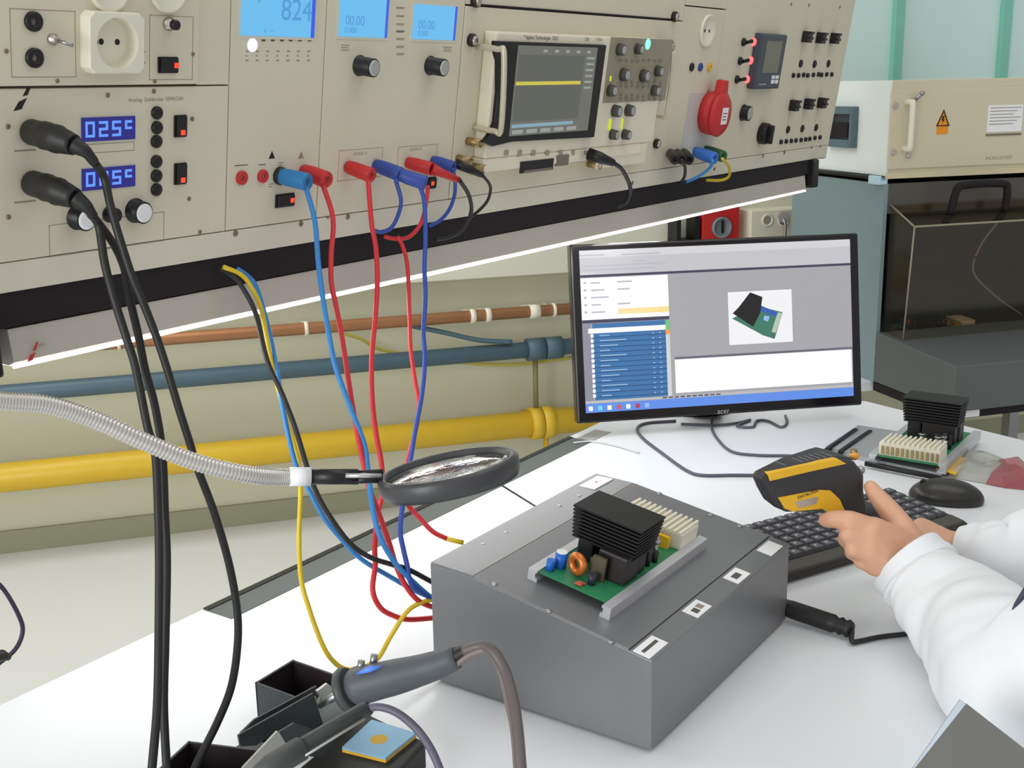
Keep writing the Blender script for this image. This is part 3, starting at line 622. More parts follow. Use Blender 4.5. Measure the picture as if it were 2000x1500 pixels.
# ================================================================== PLUGS AND LEADS
def plug(name, label, px, py, qx, qy, L, r, m, cat='test plug', group=None, base=None, off0=0.):
    s_, t_ = pp(px, py, off0); s2, t2 = pp(qx, qy, L)
    a = Vector((s_, t_, off0)); b = Vector((s2, t2, L)); r *= 1.17
    t = thing(name, label, cat, PM @ T3(a), group); d = b-a
    q = d.to_track_quat('Z', 'Y').to_matrix().to_4x4(); l_ = d.length
    part('sleeve', MB().lathe([(r*.80, .001), (r*.86, l_*.10), (r*.90, l_*.16), (r*.97, l_*.35), (r, l_*.94), (r*.9, l_), (r*.45, l_), (r*.4, l_*.9), (.0001, l_*.9)], 20), m, t, M=q)
    if base: part('collar', MB().lathe([(r*1.02, 0), (r*1.02, .004), (r*.8, .006)], 20), base, t, M=q)
    return t
def lead(name, label, pts, r, m, ends=None, cat='cable', n=6, parent=None):
    P = spline(pts, n)
    if parent is not None:
        iv = parent.matrix_basis.inverted(); return part('cable', MB().tube([iv @ p for p in P], r, 10), m, parent)
    o = part(name, MB().tube(P, r, 10), m)
    return tag(o, label, cat)
def ys(pts, Y0, Y1, pre=None):
    out = []; n = len(pts); y0 = pts[0][1]; tot = 0; acc = [0]
    for i in range(1, n): tot += math.hypot(pts[i][0]-pts[i-1][0], pts[i][1]-pts[i-1][1]); acc.append(tot)
    for p, a in zip(pts, acc): k = a/tot; out.append(ony(p[0], p[1], Y0+(Y1-Y0)*k))
    return ([PM @ Vector(pre)] if pre else [])+out
PY = 1.05
def tipY(off, t_): return (PM @ Vector((0, t_, off))).y
r_p = .0083
PL0 = plug('test_lead', 'light blue test lead, leftmost of the row of plugs', 545, 343, 602, 356, .042, .0092, lbp, base=black)
PL1 = plug('test_lead', 'red test lead plugged in right beside the light blue one', 592, 334, 640, 352, .040, .0090, redp)
PL2 = plug('test_lead', 'red test lead looping widest on the bench beside the grey box', 678, 325, 727, 343, .040, r_p, redp)
PL3 = plug('test_lead', 'short dark blue test lead whose plug carries a stacked plug', 733, 322, 785, 342, .044, r_p, bluep)
PL4 = plug('test_lead', 'long dark blue test lead stacked onto another blue plug', 780, 341, 832, 358, .075, r_p, bluep, off0=.043)
PL5 = plug('test_lead', 'red plug with a black cable, above the stacked blue plugs', 795, 317, 843, 330, .036, .0080, redp)
PL6 = plug('test_lead', 'short dark blue test lead, rightmost of the row of plugs', 845, 314, 886, 328, .036, .0078, bluep)
pa = PM @ Vector((*pp(843, 330, .036), .036)); pb = PM @ Vector((*pp(897, 352, .062), .062))
iv = PL5.matrix_basis.inverted(); part('bend_sleeve', MB().tube([iv @ p for p in (pa, pa.lerp(pb, .3), pb)], [.0085, .0062, .0042], 14), redp, PL5)
lead('test_lead', 'light blue test lead from leftmost banana plug to grey box', ys([(597, 364), (614, 427), (619, 477), (622, 516), (630, 578), (640, 640), (655, 715), (682, 790), (710, 863), (718, 913), (728, 993), (743, 1050), (770, 1097), (797, 1127), (837, 1163), (856, 1172)], 1.0, .79), .0031, lbc, parent=PL0)
lead('test_lead', 'red test lead hanging beside the light blue one', ys([(631, 362), (647, 410), (651, 444), (647, 494), (647, 550), (656, 596), (668, 660), (680, 740), (693, 820), (710, 907), (722, 955), (740, 1003), (760, 1060), (773, 1103), (790, 1140), (817, 1173), (856, 1190)], 1.0, .79), .0031, redc, parent=PL1)
lead('test_lead', 'red test lead with the wide loop on the bench by the box', ys([(719, 352), (726, 438), (734, 483), (737, 550), (733, 620), (726, 700), (727, 780), (735, 850), (745, 905), (747, 963), (737, 1007), (732, 1070), (733, 1103), (728, 1153), (743, 1187), (770, 1203), (800, 1210), (856, 1206)], .99, .80), .0031, redc, parent=PL2)
lead('test_lead', 'short dark blue lead tucked under the console from stacked plugs', ys([(773, 352), (783, 390), (779, 416), (765, 444), (745, 453), (730, 450)], .99, 1.04), .0028, bluec, parent=PL3)
lead('test_lead', 'long dark blue test lead hanging from the stacked plug', ys([(821, 366), (829, 396), (831, 466), (829, 522), (831, 580), (827, 650), (830, 700), (824, 770), (812, 835), (803, 890), (790, 960), (782, 1033), (788, 1073), (795, 1103), (801, 1135), (817, 1153), (856, 1176)], .97, .79), .0029, bluec, parent=PL4)
lead('test_lead', 'red lead curving under the console from the lit switch', ys([(836, 364), (832, 399), (821, 438), (798, 463), (770, 466), (750, 462)], .99, 1.045), .0028, redc)
RL = lead('test_lead', 'red test lead with yellow tip reaching the rear of the grey box', ys([(776, 462), (786, 480), (796, 522), (800, 620), (802, 680), (810, 740), (818, 790), (812, 840), (798, 890), (789, 950), (797, 985), (820, 1012), (845, 1038), (872, 1052)], 1.03, .80), .0029, redc)
wt = ys([(872, 1052), (888, 1056), (905, 1060)], .80, .785); part('yellow_tip', MB().tube(wt, .0029, 10), yelc, RL)
lead('test_lead', 'black cable looping from the red bend protector under the console', ys([(897, 351), (916, 382), (920, 416), (902, 449), (877, 463), (850, 468)], .975, 1.04), .0029, rubber, parent=PL5)
lead('test_lead', 'short dark blue lead looping from the rightmost blue plug', ys([(885, 330), (889, 360), (887, 384), (877, 410), (860, 430), (838, 442)], 1.0, 1.045), .0027, bluec, parent=PL6)
bn_ = [PM @ Vector((*pp(888, 318, .03), .03)), PM @ Vector((*pp(915, 330, .045), .045)), PM @ Vector((*pp(942, 342, .055), .055))]
left_probe = thing('probe_cable', 'black probe cable with plug at the lower left of the oscilloscope', 'cable', T3(bn_[0])); part('plug', MB().tube([p-bn_[0] for p in bn_], [.007, .0062, .004], 14), black, left_probe)
lead('probe_cable', 'black probe cable looping below the left coaxial plug', [bn_[-1]]+ys([(955, 358), (958, 372), (951, 394), (930, 416), (915, 425)], .99, 1.03), .0023, rubber, parent=left_probe)
bn_ = [PM @ Vector((*pp(1150, 301, .035), .035)), PM @ Vector((*pp(1172, 308, .055), .055)), PM @ Vector((*pp(1198, 318, .068), .068))]
right_probe = thing('probe_cable', 'black probe cable with plug at lower right of oscilloscope', 'cable', T3(bn_[0])); part('plug', MB().tube([p-bn_[0] for p in bn_], [.0105, .0095, .006], 14), black, right_probe)
lead('probe_cable', 'black probe cable looping under the oscilloscope right side', [bn_[-1]]+ys([(1214, 330), (1228, 356), (1231, 376), (1222, 396), (1205, 404)], .975, 1.04), .0036, rubber, parent=right_probe)
# cluster of plugs on the right
for px, lb in ((1309, 'black banana plug, left of three close together'), (1322, 'black banana plug, middle of three close together'), (1336, 'black banana plug, right of three close together')):
    PC = plug('banana_plug', lb, px, 298, px+10, 312, .04, .0085, black)
lead('test_lead', 'black lead hanging from the three clustered black plugs', ys([(1332, 312), (1338, 328), (1337, 345), (1330, 356)], .99, 1.03), .003, rubber, parent=PC)
PD = plug('test_lead', 'bright blue plug with blue lead near the console right end', 1357, 296, 1397, 310, .05, .0105, mat('bright_blue_plastic', (60, 116, 205), .45))
PE = plug('test_lead', 'green plug with yellow lead behind the bright blue one', 1378, 293, 1413, 306, .048, .0100, greenp)
lead('test_lead', 'blue lead from the bright blue plug curving below console', ys([(1392, 313), (1386, 328), (1365, 344), (1340, 356)], .98, 1.03), .003, lbc, parent=PD)
lead('test_lead', 'yellow lead from the green plug curving below console', ys([(1411, 310), (1423, 325), (1424, 344), (1408, 352), (1380, 352)], .98, 1.03), .003, yelc, parent=PE)
# big black connectors and their cables
def dinplug(label, P):
    pts = [PM @ Vector((*pp(x, y, o), o)) for x, y, o in P]
    t = thing('soldering_cable', label, 'cable', T3(pts[0])); q = [p-pts[0] for p in pts]
    part('connector_body', MB().tube(spline([q[0], q[1], q[2]], 6), [.0125]*3+[.0122, .0135, .0135, .0125, .0135, .0135, .0120, .0115, .0105, .0098], 18), rubber, t)
    part('bend_relief', MB().tube(spline([q[2], q[3], q[4]], 5), [.0085, .008, .0075, .007, .0065, .006, .0055, .005, .005, .005, .0045], 12), rubber, t)
    return pts[-1], t
e1, t1_ = dinplug('thick black cable with connector, upper of two in the temperature module', [(62, 258, .004), (100, 268, .035), (145, 283, .062), (168, 297, .072), (185, 318, .074)])
e2, t2_ = dinplug('black twin cable with connector, lower of two in the temperature module', [(64, 358, .004), (102, 370, .035), (148, 388, .062), (170, 405, .072), (183, 424, .074)])
lead('soldering_cable', 'thick black cable from the upper round connector, hanging rightmost', [e1]+ys([(203, 345), (214, 394), (226, 440), (243, 495), (258, 540), (277, 585), (304, 654), (326, 720), (350, 800), (371, 866), (385, 913), (418, 1000), (447, 1100), (463, 1190), (464, 1260), (452, 1340), (425, 1410), (385, 1490), (370, 1530)], .965, .80), .0040, rubber, parent=t1_)
lead('soldering_cable', 'black cable hanging leftmost from the lower round connector', [e2]+ys([(194, 446), (204, 512), (222, 581), (248, 664), (265, 720), (288, 834), (303, 884), (309, 1000), (311, 1100), (310, 1250), (307, 1380), (296, 1510)], .965, .80), .0040, rubber, parent=t2_)
lead('soldering_cable', 'black cable hanging between two others from the lower connector', [e2]+ys([(205, 452), (226, 484), (243, 525), (253, 581), (270, 654), (283, 720), (302, 790), (317, 884), (322, 1000), (326, 1100), (323, 1250), (320, 1380), (326, 1510)], .967, .81), .0040, rubber, parent=t2_)
# bundle of three wires from under the console
lead('power_wire', 'yellow wire of three-wire bundle, hanging straight to soldering stand', ys([(436, 521), (470, 536), (490, 560), (511, 607), (529, 704), (558, 812), (583, 906), (587, 956), (584, 1053), (588, 1130), (603, 1187), (627, 1253), (647, 1287), (672, 1306), (700, 1306), (737, 1287), (763, 1243), (793, 1197), (820, 1178), (856, 1168)], 1.04, .79), .0028, yelc)
lead('power_wire', 'blue wire of three-wire bundle running to box rear', ys([(462, 524), (485, 540), (501, 562), (522, 632), (540, 718), (553, 800), (576, 902), (600, 950), (630, 1007), (667, 1053), (707, 1093), (763, 1127), (813, 1155), (856, 1172)], 1.052, .80), .0028, lbc)
lead('power_wire', 'black wire of three-wire bundle running to box rear', ys([(430, 524), (455, 540), (474, 562), (500, 614), (522, 704), (551, 769), (576, 834), (598, 906), (613, 950), (637, 997), (680, 1057), (720, 1087), (767, 1103), (797, 1112), (837, 1133), (860, 1146)], 1.045, .79), .0030, rubber)
lead('floor_cable', 'thin dark cable loop at the left edge behind the bench', ys([(-420, 900), (-260, 960), (-130, 1035), (-60, 1090), (-20, 1125), (10, 1155), (38, 1205), (44, 1235), (30, 1268), (-5, 1298), (-50, 1330), (-150, 1500), (-200, 1900)], 1.30, 1.24), .0028, mat('dark_violet_cable', (48, 38, 62), .5))
tag(part('cable_clip', MB().tube([ony(-20, 1282, 1.24), ony(4, 1280, 1.24), ony(18, 1284, 1.24)], [.006, .007, .004], 12), rubber), 'dark clip on the thin cable at the left edge', 'clip')
# ================================================================== GREY BOX
BX0, BX1, BYf, BYk, BYr = .94, 1.296, .49, .706, .765
zf, zk, zr = .1025, .1415, .1445
gb = thing('test_adapter_box', 'large grey sloped adapter box on the bench centre', 'box', T3((BX0, BYf, 0)))
W_ = BX1-BX0; dk = BYk-BYf; dr = BYr-BYf; fo = .004
part('case', MB().prism([(0, fo), (0, zf-.001), (dk, zk-.001), (dr, zr-.001), (dr, fo)], 0, W_, 'x'), greyb, gb, bev=.0012)
fr = Vector((0, BYf, zf)); bu = Vector((0, BYk-BYf, zk-zf)).normalized(); bnn = Vector((1, 0, 0)).cross(bu)
BM = frame(fr, Vector((1, 0, 0)), bu, bnn); Lk = math.hypot(dk, zk-zf)
GBi = gb.matrix_basis.inverted()
def bt(px, py, off=0.):
    q = BM.inverted() @ hit(px, py, fr+bnn*off, bnn); return q.x, q.y
part('lid_plate', MB().box(BX0-.0008, BX1+.0008, .0265, Lk-.001, -.001, .0012), greyb, gb, M=GBi @ BM, bev=.0005)
part('front_strip', MB().box(BX0, BX1, .0, .0255, -.001, .0006), greyb, gb, M=GBi @ BM)
part('rear_strip', MB().prism([(Lk, -.001), (Lk+.0005, .0012), (Lk+.057, -.0058), (Lk+.057, -.008)], BX0, BX1, 'x'), greyb, gb, M=GBi @ BM @ Matrix.Identity(4))
part('seam', MB().box(BX0, BX1, .0252, .0268, .0001, .0007), inkb, gb, M=GBi @ BM)
part('seam', MB().box(BX0, BX1, Lk-.0012, Lk, .0001, .0010), beige_d, gb, M=GBi @ BM)
for x, y in ((.02, .02), (W_-.02, .02), (.02, dr-.02), (W_-.02, dr-.02)): part('foot', MB().cyl((x, y), .010, 0, .005), rubber, gb)
for px, py in ((966, 1143), (1072, 1196), (1193, 1256), (1288, 966), (1388, 1008), (1445, 1030)):
    x, y = bt(px, py); part('screw', MB().lathe([(.0032, 0), (.0032, .0022), (.0015, .003)], 12), steel, gb, M=GBi @ BM @ T3((x, y, .0)))
for px, py in ((952, 1060), (996, 1038), (1100, 986), (1137, 967)):
    x, y = bt(px, py); part('screw', MB().lathe([(.0032, 0), (.0032, .0015), (.0015, .002)], 12), steel, gb, M=GBi @ T3((x, min(BYr-.01, hit(px, py, Vector((0, 0, .143)), Vector((0, 0, 1))).y), .1435)))
for (px, py), w_, bar in (((1262, 1261), .040, 1), ((1361, 1190), .034, 2), ((1440, 1126), .034, 3), ((1511, 1075), .036, 0)):
    x, y = bt(px, py); x = min(x, BX1-w_/2-.002)
    lb = part('paper_label', MB().box(-w_/2, w_/2, -.0095, .0095, .0006, .0012), paper, gb, M=GBi @ BM @ T3((x, .0125, 0)))
    if bar == 1: part('printed_text', MB().box(-.015, .015, -.001, .003, .0012, .0014), ink, lb)
    if bar == 2: part('printed_block', MB().box(-.010, -.001, -.005, .003, .0012, .0014).box(.002, .011, -.004, .004, .0012, .0014, 1), [ink, inkl], lb)
    if bar == 3: part('printed_block', MB().box(-.009, .006, -.004, .004, .0012, .0014), ink, lb)
p = hit(1183, 943, Vector((0, 0, .143)), Vector((0, 0, 1)))
st = part('white_sticker', MB().box(-.024, .024, -.012, .012, 0, .0014), paper, gb, M=GBi @ T3((BX1-.03, BYr-.020, .1442)))
part('red_dot', MB().cyl((0, 0), .002, .0014, .0018), redp, st)
# coiled plug at the box's right
a, b = Vector((1.302, .500, .016)), onz(1664, 1230, .012)
t = thing('power_plug', 'black ribbed plug with thin cord at the right of the grey box', 'plug', T3(a)); d = b-a
part('plug_body', MB().tube([d*k/20 for k in range(21)], [.0105 if k < 3 else (.0112 if (k < 15 or k % 2) else .0085) for k in range(21)], 16), rubber, t)
lead('power_cord', 'thin black cord leaving the ribbed plug towards the sleeve', [b, onz(1664, 1252, .006), onz(1680, 1252, .004), onz(1720, 1244, .004), onz(1780, 1237, .004), onz(1830, 1228, .004)], .0032, rubber, n=6, parent=t)
# ================================================================== CIRCUIT BOARD ON THE BOX
def toroid(e, c, R, r, rotM, m):
    mb = MB(); n = 28
    for i in range(n):
        pass
    v = []; f = []; sg = 12
    for i in range(n):
        a_ = 2*math.pi*i/n; rr = r*(1.0+.06*(i % 2))
        for k in range(sg):
            b_ = 2*math.pi*k/sg; v.append(((R+rr*math.cos(b_))*math.cos(a_), (R+rr*math.cos(b_))*math.sin(a_), rr*math.sin(b_)*1.1))
    for i in range(n):
        for k in range(sg): f.append((i*sg+k, ((i+1) % n)*sg+k, ((i+1) % n)*sg+(k+1) % sg, i*sg+(k+1) % sg))
    mb.add(v, f, 0, True)
    return part('toroid_coil', mb, m, e, M=T3(c) @ rotM)
ddm = mat('dark_component', (36, 30, 30), .45, var=.2, scale=200); hsm = mat('black_anodised', (26, 26, 28), .45, metal=.3, var=.1)
def board(label, M, detail=True):
    e = thing('circuit_board', label, 'circuit board', M)
    # local: x along rails 0..LX, y across 0..LY, z up
    LX, LY = .215, .098
    part('green_board', MB().box(0, LX, .004, LY-.004, .010, .0118), pcb, e)
    rr = [(-.006, 0), (.006, 0), (.006, .004), (.003, .005), (.003, .010), (.005, .011), (.005, .0135), (-.006, .0135)]
    part('guide_rail', MB().prism([(y+.001, z) for y, z in rr], -.012, LX+.002, 'x'), alu, e)
    part('guide_rail', MB().prism([(LY-.001-y, z) for y, z in rr], -.004, LX+.004, 'x'), alu, e)
    hs = MB(); x0, x1, y0, y1 = .052, .096, .008, .086
    hx0, hx1 = .050, .098
    hs.box(hx0+.006, hx1-.006, y0+.004, y1-.004, .040, .076)
    for k in range(9): z = .040+k*.0044; g = .0 if k else 0; hs.box(hx0-.0008*k*.3, hx1+.0006*k, y0-.0005*k, y1+.0004*k, z, z+.0022)
    part('heat_sink', hs, hsm, e)
    part('transformer', MB().box(.040, .070, .010, .046, .0118, .044).box(.072, .092, .012, .060, .0118, .040), ddm, e, bev=.002)
    part('transformer', MB().box(.058, .090, .062, .082, .0118, .040), black, e, bev=.002)
    part('choke_bracket', MB().box(.030, .034, .030, .046, .0118, .040).box(.030, .040, .046, .049, .0118, .036), mat('olive_metal', (96, 92, 74), .4, metal=.5), e)
    toroid(e, (.024, .060, .0255), .0088, .0042, Matrix.Rotation(math.radians(90), 4, 'Y') @ Matrix.Rotation(.3, 4, 'X'), copperw)
    cb = mat('capacitor_blue', (30, 98, 190), .4, var=.05)
    part('capacitor', MB().cyl((.026, .082), .0068, .0118, .030, 18, 0).cyl((.026, .082), .0062, .030, .0306, 18, 1), [cb, white], e)
    part('capacitor', MB().cyl((.012, .086), .0048, .0118, .024, 16), cb, e)
    part('capacitor', MB().cyl((.020, .038), .0045, .0118, .024, 16), mat('capacitor_black', (40, 44, 56), .4), e)
    for k, (x, y) in enumerate(((.006, .050), (.009, .050), (.012, .049))): part('resistor', MB().tube([(x, y, .0135), (x, y-.008, .0135)], .0011, 8), mat('resistor_red', (200, 90, 70), .5), e)
    for k, (x, y, h) in enumerate(((.104, .016, .018), (.110, .022, .022), (.104, .030, .015), (.118, .014, .013), (.116, .032, .020))): part('component', MB().cyl((x, y), .0035, .0118, .0118+h, 12), ddm, e)
    for x, y in ((.128, .020), (.136, .026), (.131, .050)): part('component', MB().cyl((x, y), .003, .0118, .030, 10).cyl((x, y), .005, .030, .033, 10), steel, e)
    part('terminal_strip', MB().box(.156, .162, .018, .074, .0118, .026), yelp, e)
    wb_ = MB().box(.166, .208, .006, .092, .0118, .030)
    for k in range(12): wb_.box(.162, .210, .0075+k*.007, .0105+k*.007, .030, .0345)
    part('terminal_block', wb_, cream, e)
    for k in range(12): part('contact', MB().box(.210, .2115, .0075+k*.007, .0110+k*.007, .014, .026), brass, e)
    for x, y in ((.142, .068), (.148, .060)): part('chip', MB().box(x-.006, x+.006, y-.008, y+.008, .0118, .0145), ddm, e)
    return e
xa, ya = bt(1180, 1197, .006); BOARD = board('green circuit board with black heat sink on top of the grey box', BM @ T3((xa+.010, ya-.003, .0012)))
# second board on its tray at the back
tr_ = thing('test_fixture', 'flat metal fixture tray behind the computer mouse', 'fixture', T3(onz(1700, 900, 0)))
o0 = tr_.matrix_basis.translation
def tp(px, py, z=0.): return onz(px, py, z)-o0
q = [tp(*p) for p in ((1612, 880), (1676, 838), (1890, 872), (1838, 934), (1690, 902))]
part('base_plate', MB().prism([(p.x, p.y) for p in q], 0, .008), mat('fixture_plate', (172, 174, 176), .4, metal=.4), tr_)
for a_, b_ in (((1614, 880), (1672, 840)), ((1640, 884), (1700, 843)), ((1690, 905), (1838, 934))):
    A_, B_ = tp(*a_, .008), tp(*b_, .008); part('clamp_bar', MB().tube([A_, B_], .005, 4), black, tr_)
part('screw', MB().cyl((tp(1667, 893).x, tp(1667, 893).y), .006, .008, .014), brass, tr_)
b2 = board('second circuit board with black heat sink, behind the computer mouse', Matrix.Identity(4))
A_ = onz(1838, 925, .010); B_ = onz(1702, 903, .010)     # near edge of the board (white terminal block) from right to left
ex = (A_-B_); ex.z = 0; LYs = ex.length; ey = ex.normalized(); exx = Vector((ey.y, -ey.x, 0))      # block end nearest the viewer
sc2 = LYs/.098
b2.matrix_basis = T3(A_+Vector((0, 0, -.002))) @ frame(Vector((0, 0, 0)), exx, -ey, Vector((0, 0, 1))) @ Matrix.Diagonal((sc2*.85, sc2, sc2, 1)) @ T3((-.222, 0, 0))
# inner board of the hood: third copy
b3 = copy_tree(BOARD); b3['label'] = 'circuit board seen through the smoked hood of the tall cabinet'
s_, z_ = wp(1800, 664, UF-.02)
b3.matrix_basis = WM @ T3((s_+.17, UF+.12, -.068)) @ Matrix.Rotation(math.radians(180), 4, 'Z') @ Matrix.Rotation(math.radians(0), 4, 'Z') 
b3.matrix_basis = WM @ T3((s_-.01, UF+.02, -.078)) @ Matrix.Rotation(math.radians(-6), 4, 'Z')
tag(part('plastic_bag', MB().box(0, .001, 0, .001, 0, .001), white), 'x', 'x'); bpy.data.objects.remove(bpy.data.objects['plastic_bag'])
def bag(label, P, m, hgt):
    v = [onz(x, y, .002+h) for x, y, h in P]; o0 = v[0]; n = len(v)
    cx_ = sum((q.x for q in v))/n; cy_ = sum((q.y for q in v))/n
    mb = MB(); rings = []
    for lvl, (k, z) in enumerate(((1, 0), (.82, hgt*.6), (.45, hgt), (.05, hgt*.8))):
        rings.append([(cx_+(q.x-cx_)*k+random.uniform(-.003, .003), cy_+(q.y-cy_)*k+random.uniform(-.003, .003), q.z*.3+z+random.uniform(0, hgt*.35)*(lvl > 0)+.001) for q in v])
    vs = [p for r in rings for p in r]; f = [tuple(range(n-1, -1, -1))]
    for L in range(3):
        for i in range(n): f.append((L*n+i, L*n+(i+1) % n, (L+1)*n+(i+1) % n, (L+1)*n+i))
    f.append(tuple(3*n+i for i in range(n)))
    mb.add(vs, f); return tag(part('plastic_bag', mb, m), label, 'bag')
bagm = mat('clear_film', (190, 192, 182), .15, alpha=.55, var=.1, scale=40)
bag('crumpled clear plastic bag right of the fixture tray', [(1890, 885, 0), (1930, 890, 0), (1965, 905, 0), (1990, 935, 0), (1960, 950, 0), (1900, 940, 0), (1850, 930, 0), (1865, 905, 0)][::-1], bagm, .015)
bag('clear plastic bag with red print at the right edge', [(1940, 905, 0), (1985, 905, 0), (2020, 925, 0), (2015, 958, 0), (1965, 952, 0), (1925, 945, 0)][::-1], mat('red_film', (176, 84, 92), .2, alpha=.6, var=.15, scale=30), .018)
tag(part('yellow_label', MB().prism([tuple(onz(*p)[:2]) for p in ((1828, 926), (1850, 898), (1888, 906), (1866, 938))], .009, .0105), [yelp]), 'yellow label slip at the corner of the fixture tray', 'label')
tag(part('steel_pin', MB().tube([onz(1855, 943, .003), onz(1888, 949, .003)], .003), steel), 'short dark steel pin lying above the mouse', 'pin')
# ================================================================== MONITOR
mm = Matrix.Rotation(-.80, 4, 'Z') @ Matrix.Rotation(-.17, 4, 'X')
mo = thing('computer_monitor', 'black widescreen computer monitor at the back of the bench', 'monitor', T3((2.029, .911, .03)) @ Matrix.Rotation(-.80, 4, 'Z'))
TI = Matrix.Rotation(-.17, 4, 'X'); W_, H_ = .574, .337
def R2(x, z, y=0.): return Vector((x, y, z))
bz = mat('monitor_gloss_black', (20, 18, 20), .18, var=0)
mb = MB().box(-W_/2, W_/2, 0, .03, 0, H_)
part('monitor_case', mb, bz, mo, M=TI, bev=.004)
part('rear_bulge', MB().box(-.18, .18, .03, .055, .05, H_-.05), black, mo, M=TI, bev=.01)
def qx(px, py):      # screen position from the picture
    R4 = mo.matrix_basis @ TI; n_ = R4.to_3x3() @ Vector((0, -1, 0)); return R4.inverted() @ hit(px, py, R4.translation, n_)
c0, c1, c2, c3 = qx(1130, 487), qx(1660, 470), qx(1666, 770), qx(1145, 810)
sx0, sx1 = (c0.x+c3.x)/2, (c1.x+c2.x)/2; sz0, sz1 = (c2.z+c3.z)/2, (c0.z+c1.z)/2
def em(n, c, e=.8): return mat('screen_'+n, c, .35, emit=min(1.05, e+.2), var=0)
SW, SH = sx1-sx0, sz1-sz0
scn = part('screen', MB().box(sx0, sx1, -.0012, 0, sz0, sz1), em('grey', (165, 165, 170), .75), mo, M=TI)
def sq(name, u0, u1, v0, v1, m, y=-.0012):
    return part(name, MB().box(sx0+SW*u0, sx0+SW*u1, y-.0003, y, sz0+SH*v0, sz0+SH*v1), m, scn)
lg_ = em('light_grey', (205, 205, 208)); wh = em('white', (245, 245, 250), .85); dkr = em('rule', (80, 78, 100), .5); blu = em('list_blue', (66, 118, 172), .7); tb = em('task_blue', (96, 140, 225), .8); tx = em('text_grey', (178, 178, 186), .8); yl_ = em('field_yellow', (248, 205, 90), .8)
sq('title_bar', 0, 1, .955, 1, lg_); sq('ribbon', 0, 1, .85, .955, em('ribbon', (190, 190, 194))); sq('rule', 0, 1, .835, .850, dkr); sq('tab', 0, .045, .852, .87, wh)
sq('form_area', 0, .315, .575, .83, wh); sq('field', .13, .315, .60, .635, yl_); sq('rule', 0, .315, .553, .573, dkr)
sq('list_margin', 0, .03, .075, .55, em('margin', (150, 150, 165), .6)); sq('list', .035, .30, .075, .55, blu); sq('list_row', .02, .30, .49, .52, wh, -.0016); sq('scroll_bar', .30, .315, .075, .55, lg_)
sq('green_mark', .30, .315, .49, .55, em('mark_green', (110, 190, 120)), -.0016); sq('orange_mark', .30, .315, .46, .49, em('mark_orange', (240, 160, 80)), -.0016)
mb = MB(); mb2 = MB(); mb3 = MB()
for k in range(13):
    z = sz0+SH*(.09+k*.031)
    mb.box(sx0+SW*.06, sx0+SW*(.095+.03*((k*7) % 3)), -.0020, -.0016, z+.003, z+.0045); mb.box(sx0+SW*.25, sx0+SW*.257, -.0020, -.0016, z+.003, z+.0045); mb.box(sx0+SW*.275, sx0+SW*.282, -.0020, -.0016, z+.003, z+.0045)
    mb2.box(sx0+SW*.036, sx0+SW*.30, -.0018, -.0015, z, z+.0012)
    mb3.box(sx0+SW*.028, sx0+SW*.038, -.0020, -.0016, z+.001, z+.007)
part('list_writing', mb, em('list_text', (170, 200, 225), .7), scn)['kind'] = 'stuff'; part('list_lines', mb2, em('list_line', (38, 80, 130), .5), scn); part('list_icons', mb3, wh, scn)
mb = MB()
for k in range(5):
    z = sz0+SH*(.795-k*.045); mb.box(sx0+SW*.035, sx0+SW*(.07+.014*(k % 3)), -.0019, -.0015, z, z+.003)
    if k < 4 and k != 2: mb.box(sx0+SW*.13, sx0+SW*(.185-.01*(k % 2)), -.0019, -.0015, z, z+.003)
    mb.box(sx0+SW*.01, sx0+SW*.02, -.0019, -.0015, z, z+.004)
for u_, v_, l_ in ((.01, .90, .30), (.01, .875, .26), (.0, .965, .09), (.15, .962, .14), (.19, .92, .05)): mb.box(sx0+SW*u_, sx0+SW*(u_+l_), -.0019, -.0015, sz0+SH*v_, sz0+SH*v_+.0025)
part('form_text', mb, tx, scn)
sq('lower_pane', .33, .995, .09, .30, wh); sq('rule', .33, 1, .30, .315, em('rule2', (120, 118, 130), .5)); sq('status_line', 0, 1, .058, .074, em('status', (190, 190, 190), .7)); sq('task_bar', 0, 1, 0, .056, tb)
for k, c_ in enumerate(((240, 240, 255), (110, 210, 250), (250, 240, 200), (200, 90, 110), (240, 250, 255), (180, 60, 90), (150, 180, 230))): sq('task_icon', .01+k*.034, .025+k*.034, .012, .04, em('icon%d' % k, c_), -.0016)
mb = MB()
for k in range(10): mb.box(sx0+SW*(.28+k*.022), sx0+SW*(.296+k*.022), -.0019, -.0015, sz0+SH*.062, sz0+SH*.07)
part('status_text', mb, dkr, scn)
# picture on the screen: photo of a board
a = qx(1421, 571); b = qx(1548, 667); ph = part('picture', MB().box(a.x, b.x, -.0018, -.0012, b.z, a.z), em('photo_white', (235, 235, 238), .8), scn)
def ppoly(nm, P, m, y=-.0018):
    q = [qx(*p) for p in P]; return part(nm, MB().prism([(v.x, v.z) for v in q], y-.0003, y, 'y'), m, ph)
ppoly('pictured_board', [(1429, 622), (1480, 598), (1528, 610), (1512, 662), (1490, 655)], em('photo_green', (70, 130, 110), .6))
ppoly('pictured_edge', [(1484, 596), (1520, 612), (1514, 618), (1480, 606)], em('photo_blue', (60, 100, 190), .6), -.0022)
ppoly('pictured_strip', [(1528, 612), (1514, 650), (1506, 648), (1518, 610)], em('photo_pale', (190, 210, 190), .6), -.0022)
ppoly('pictured_heat_sink', [(1464, 571), (1488, 580), (1484, 610), (1470, 638), (1430, 612), (1442, 600)], em('photo_black', (40, 40, 42), .4), -.0026)
ppoly('pictured_chip', [(1492, 616), (1502, 618), (1499, 628), (1490, 625)], em('photo_light', (150, 190, 235), .7), -.0026)
a = qx(1401, 808); text('lettering', 'acer', .014, silver, mo, TI @ T3((a.x, -.0006, a.z)) @ MW)
